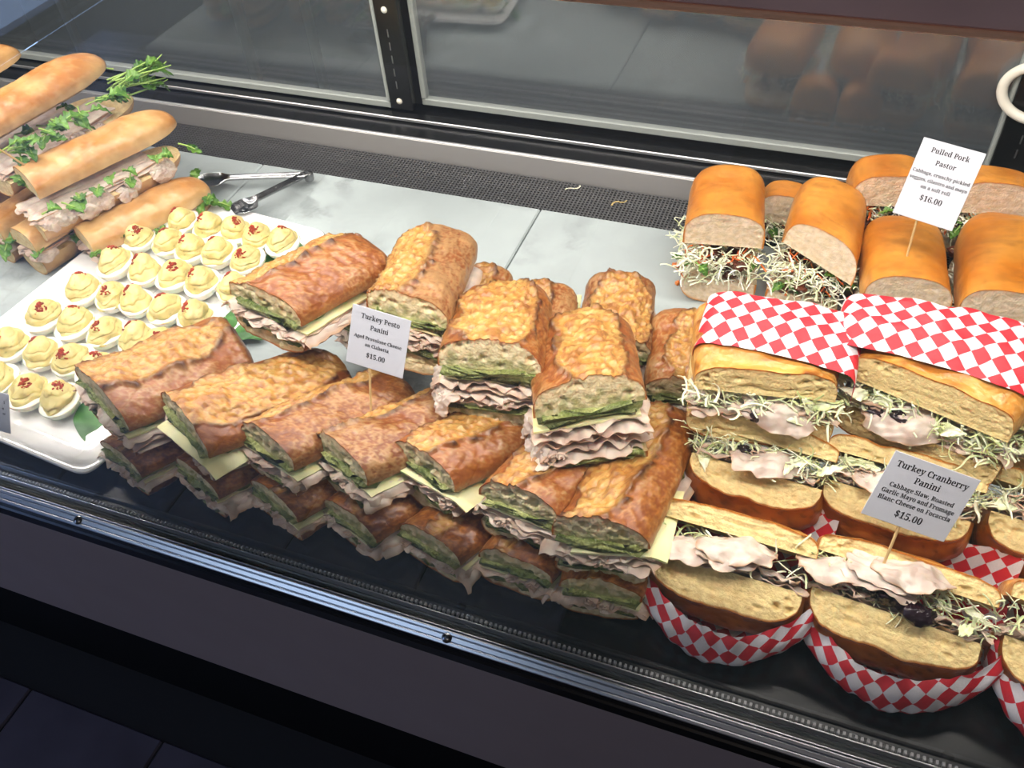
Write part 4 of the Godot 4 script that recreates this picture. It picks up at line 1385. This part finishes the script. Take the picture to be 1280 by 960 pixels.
func build_focaccia() -> void:
	focaccia(Vector3(-0.015, 0.110, -0.583), Vector3(-10, 9, 0), 0.138, 0.10, 41, "focaccia half in the top row at left, under checkered paper", {gap = 0.028, hb = 0.033, ht = 0.040, nose = 0.7, berries = 3})
	focaccia(Vector3(0.117, 0.110, -0.605), Vector3(-10, -17, 0), 0.154, 0.10, 42, "focaccia half in the top row at centre, under checkered paper, slaw spilling out", {gap = 0.031, hb = 0.033, ht = 0.045, nose = 0.7, bx = -0.02, berries = 6, slaw = 240, spill = 0.6})
	focaccia(Vector3(0.260, 0.106, -0.610), Vector3(-10, -4, 0), 0.13, 0.10, 43, "focaccia half in the top row at the right frame edge", {gap = 0.026, hb = 0.032, ht = 0.040, nose = 0.7})
	var mid := {gap = 0.028, hb = 0.050, ht = 0.020, base_nose = 0.58, base_ex = 0.68, base_ey = 0.55, nose = 0.9}
	focaccia(Vector3(-0.012, 0.072, -0.520), Vector3(-52, -4, 0), 0.138, 0.06, 44, "focaccia half in the middle row at left with dark brown base crust", mid.merged({slaw = 190}))
	focaccia(Vector3(0.113, 0.072, -0.525), Vector3(-52, -5, 0), 0.142, 0.06, 45, "focaccia half in the middle row behind the slanted price card", mid)
	focaccia(Vector3(0.248, 0.072, -0.53), Vector3(-52, -8, 0), 0.13, 0.06, 46, "focaccia half in the middle row at the right frame edge, red brown base", mid.merged({berries = 9}))
	var low := {gap = 0.033, hb = 0.050, ht = 0.022, base_nose = 0.68, base_ex = 0.66, base_ey = 0.55, nose = 0.92}
	focaccia(Vector3(-0.016, 0.045, -0.420), Vector3(-58, -2, 0), 0.148, 0.052, 47, "focaccia half in the front row at left with thick turkey and little slaw", low.merged({slaw = 45, drapes = 3, dx = -0.02, berries = 0, curls = 3}))
	focaccia(Vector3(0.126, 0.045, -0.422), Vector3(-58, -5, 0), 0.152, 0.052, 48, "focaccia half in the front row at centre with white turkey and dark cranberry", low.merged({slaw = 130, curls = 2, drapes = 4, dx = -0.045, dstep = 0.014, dy = 0.010, bx = -0.002, bz = 0.012, br = 0.011, berries = 12}))
	focaccia(Vector3(0.276, 0.045, -0.424), Vector3(-58, -6, 0), 0.14, 0.052, 49, "focaccia half in the front row at the right frame edge", low.merged({slaw = 110, drapes = 1}))
	paper_wrap(Vector3(-0.015, 0.110, -0.583), Vector3(-10, 9, 0) * PI / 180.0, 0.132, 0.098, 0.10, -0.034, 0.004, 61, "red checkered paper over the left focaccia of the top row")
	paper_wrap(Vector3(0.117, 0.110, -0.605), Vector3(-10, -17, 0) * PI / 180.0, 0.148, 0.106, 0.10, -0.030, 0.014, 62, "red checkered paper over the centre focaccia of the top row")
	paper_wrap(Vector3(0.260, 0.106, -0.610), Vector3(-10, -4, 0) * PI / 180.0, 0.13, 0.098, 0.10, -0.030, 0.0, 63, "red checkered paper at the right frame edge over the top row")
	var prof := [Vector2(0.036, 0.034), Vector2(0.048, 0.020), Vector2(0.052, 0.006), Vector2(0.040, 0.0), Vector2(0.0, 0.0), Vector2(-0.05, 0.0), Vector2(-0.085, 0.02), Vector2(-0.105, 0.06)]
	paper_boat(Vector3(-0.014, 0.0, -0.455), deg_to_rad(-2), 0.17, prof, 71, "red checkered paper liner under the left focaccia of the front row")
	paper_boat(Vector3(0.136, 0.0, -0.46), deg_to_rad(-5), 0.175, prof, 72, "red checkered paper liner under the centre focaccia of the front row")
	paper_boat(Vector3(0.292, 0.0, -0.455), deg_to_rad(-6), 0.165, prof, 73, "red checkered paper liner in the lower right corner")

func build_rolls() -> void:
	pork_roll(Vector3(-0.108, 0.0, -0.905), Vector3(-8, 8, 0), 0.100, 0.155, 81, "soft roll at the left end of its row with slaw bursting from its cut side", {gap = 0.046, back = 0.02, lift = 0.10, spill = 0.62})
	pork_roll(Vector3(-0.008, 0.0, -0.900), Vector3(-8, 2, -9), 0.092, 0.155, 82, "soft roll second from the left, tilted open over white slaw", {gap = 0.048, back = 0.02, lift = 0.12, bias = -28.0})
	pork_roll(Vector3(0.110, 0.012, -0.860), Vector3(-4, 5, 0), 0.096, 0.17, 83, "soft roll with the upright price card stuck in it", {gap = 0.03})
	pork_roll(Vector3(0.214, 0.012, -0.860), Vector3(-4, 2, 0), 0.102, 0.21, 84, "longest soft roll at the right frame edge, smooth shiny crust", {gap = 0.034})
	pork_roll(Vector3(0.074, 0.02, -1.050), Vector3(0, 10, 0), 0.094, 0.07, 85, "soft roll behind the row, its end left of the price card", {gap = 0.034})
	pork_roll(Vector3(0.196, 0.015, -1.072), Vector3(0, 6, 0), 0.100, 0.055, 86, "soft roll peeking out behind the longest roll, right of the price card", {gap = 0.034})
	pork_roll(Vector3(-0.052, 0.0, -1.06), Vector3(0, 0, 0), 0.07, 0.05, 87, "soft roll barely visible between the two left rolls", {hb = 0.02, gap = 0.010})
	pork_roll(Vector3(0.020, 0.0, -1.07), Vector3(0, 0, 0), 0.07, 0.05, 88, "soft roll barely visible behind the tilted roll", {hb = 0.02, gap = 0.010})

func build_cards() -> void:
	sign_card(Vector3(-0.384, 0.19, -0.538), Vector3(-28.1, 0.3, -4.8), 0.064, 0.061, [["Turkey Pesto", 0.66, 0.0215], ["Panini", 0.31, 0.0115], ["Aged Provolone Cheese", 0.82, 0.0], ["on Ciabatta", 0.41, -0.0070], ["$15.00", 0.32, -0.0175]],
		"small white card reading Turkey Pesto Panini in front of the pile", Vector3(-0.391, 0.118, -0.508), -0.006)
	sign_card(Vector3(0.111, 0.2, -0.937), Vector3(-30.8, -20.8, 1.8), 0.067, 0.086, [["Pulled Pork", 0.62, 0.0325], ["Pastor", 0.33, 0.0205], ["Cabbage, crunchy pickled", 0.93, 0.0080], ["veggies, cilantro and mayo", 0.94, 0.0005], ["on a soft roll", 0.48, -0.0070], ["$16.00", 0.36, -0.0185]],
		"tall white card reading Pulled Pork Pastor above the soft rolls", Vector3(0.100, 0.105, -0.905), -0.006)
	sign_card(Vector3(0.125, 0.16, -0.525), Vector3(-26.0, 19.0, -22.2), 0.077, 0.062, [["Turkey Cranberry", 0.84, 0.0215], ["Panini", 0.30, 0.0120], ["Cabbage Slaw, Roasted", 0.76, 0.0025], ["Garlic Mayo and Fromage", 0.86, -0.0040], ["Blanc Cheese on Focaccia", 0.86, -0.0105], ["$15.00", 0.32, -0.0205]],
		"grey shaded card reading Turkey Cranberry Panini over the focaccia", Vector3(0.112, 0.10, -0.492), -0.002)
	sign_card(Vector3(-0.868, 0.055, -0.425), Vector3(-28.0, 4.0, -4.0), 0.066, 0.05, [["l", 0.022, 0.0135, 0.0265, 1.0], ["e", 0.03, 0.0055, 0.0245, 1.0], ["er", 0.06, -0.001, 0.0255, 1.0]],
		"edge of a white card at the left frame edge by the front eggs", Vector3(-0.868, 0.02, -0.415))

func build_small() -> void:
	# a bare pick in the upper left sandwich
	var pk := thing("wooden_pick", "bare wooden pick stuck in the upper left baguette sandwich", "pick", Vector3(-1.045, 0.155, -0.75), Vector3(0.5, 0, 0.12))
	var pm := MB.new()
	pm.tube(PackedVector3Array([Vector3(0, -0.03, 0), Vector3(0, 0.02, 0), Vector3(0, 0.045, 0)]), 0.0016, 0.0014, 8, Color.WHITE)
	put("stick", pk, [[pm, M.wood]])
	# tongs
	var t := thing("serving_tongs", "steel serving tongs lying open on the marble behind the platter", "tongs", Vector3(-0.782, 0.004, -1.012))
	for k in 2:
		var tip: Vector3 = [Vector3(-0.165, 0.006, 0.066), Vector3(-0.050, 0.010, 0.128)][k]
		var dir := tip.normalized()
		var side := Vector3.UP.cross(dir).normalized()
		var ln := tip.length()
		var mb := MB.new()
		var p := PackedVector3Array()
		var c := PackedColorArray()
		for i in 41:
			var f := i / 40.0
			var head := sm(0.70, 0.80, f)
			var w := lerpf(0.0075, 0.0185, head) * (1.0 - 0.45 * sm(0.93, 1.0, f))
			w += head * 0.0014 * absf(sin(f * 75.0))
			for j in 9:
				var v := j / 4.0 - 1.0
				p.append(dir * ln * f + side * w * v + Vector3.UP * (0.010 + 0.006 * v * v * (1.0 if k == 0 else 1.2) - 0.004 * head))
				c.append(Color.WHITE)
		mb.sheet(40, 8, p, c, 0.0012)
		put("arm", t, [[mb, M.steel]])
	var hg := MB.new()
	hg.lathe(Vector3(0.002, 0.004, -0.002), [Vector2(0, 0.0), Vector2(0.007, 0.0), Vector2(0.0075, 0.002), Vector2(0.0075, 0.012), Vector2(0.006, 0.014), Vector2(0, 0.014)], 20, Color.WHITE)
	put("hinge", t, [[hg, M.steel]])
	# crumbs and shreds dropped on the marble and the grille
	var r := RandomNumberGenerator.new()
	r.seed = 4
	var cr := [[-0.176, -0.965, S(220, 120, 50), "orange carrot crumb on the marble left of the soft rolls, farther one"], [-0.165, -0.93, S(224, 130, 60), "orange carrot crumb on the marble left of the soft rolls, nearer one"], [-0.36, -1.09, S(236, 230, 205), "white cabbage shred fallen on the grille"],
		[-0.30, -1.105, S(196, 170, 110), "pale bread crumb on the grille, right of the white shred"]]
	for q in cr:
		var o := thing("crumb", q[3], "crumb", Vector3(q[0], 0.001, q[1]), Vector3(0, r.randf() * TAU, 0), "crumbs behind the pile")
		if q[3].contains("shred"):
			put("shred", o, [[strips(1, Vector3(-0.012, 0, 0), Vector3(-0.012, 0.001, 0), 0.028, 0.03, 0.0022, q[2], q[2], 6, 0.0, 0.0), M.shred]])
		else:
			put("flake", o, [[blobs(2, Vector3(-0.002, 0.001, -0.002), Vector3(0.002, 0.0015, 0.002), 0.0022, 0.004, q[2], q[2], int(q[0] * -100)), M.shred]])
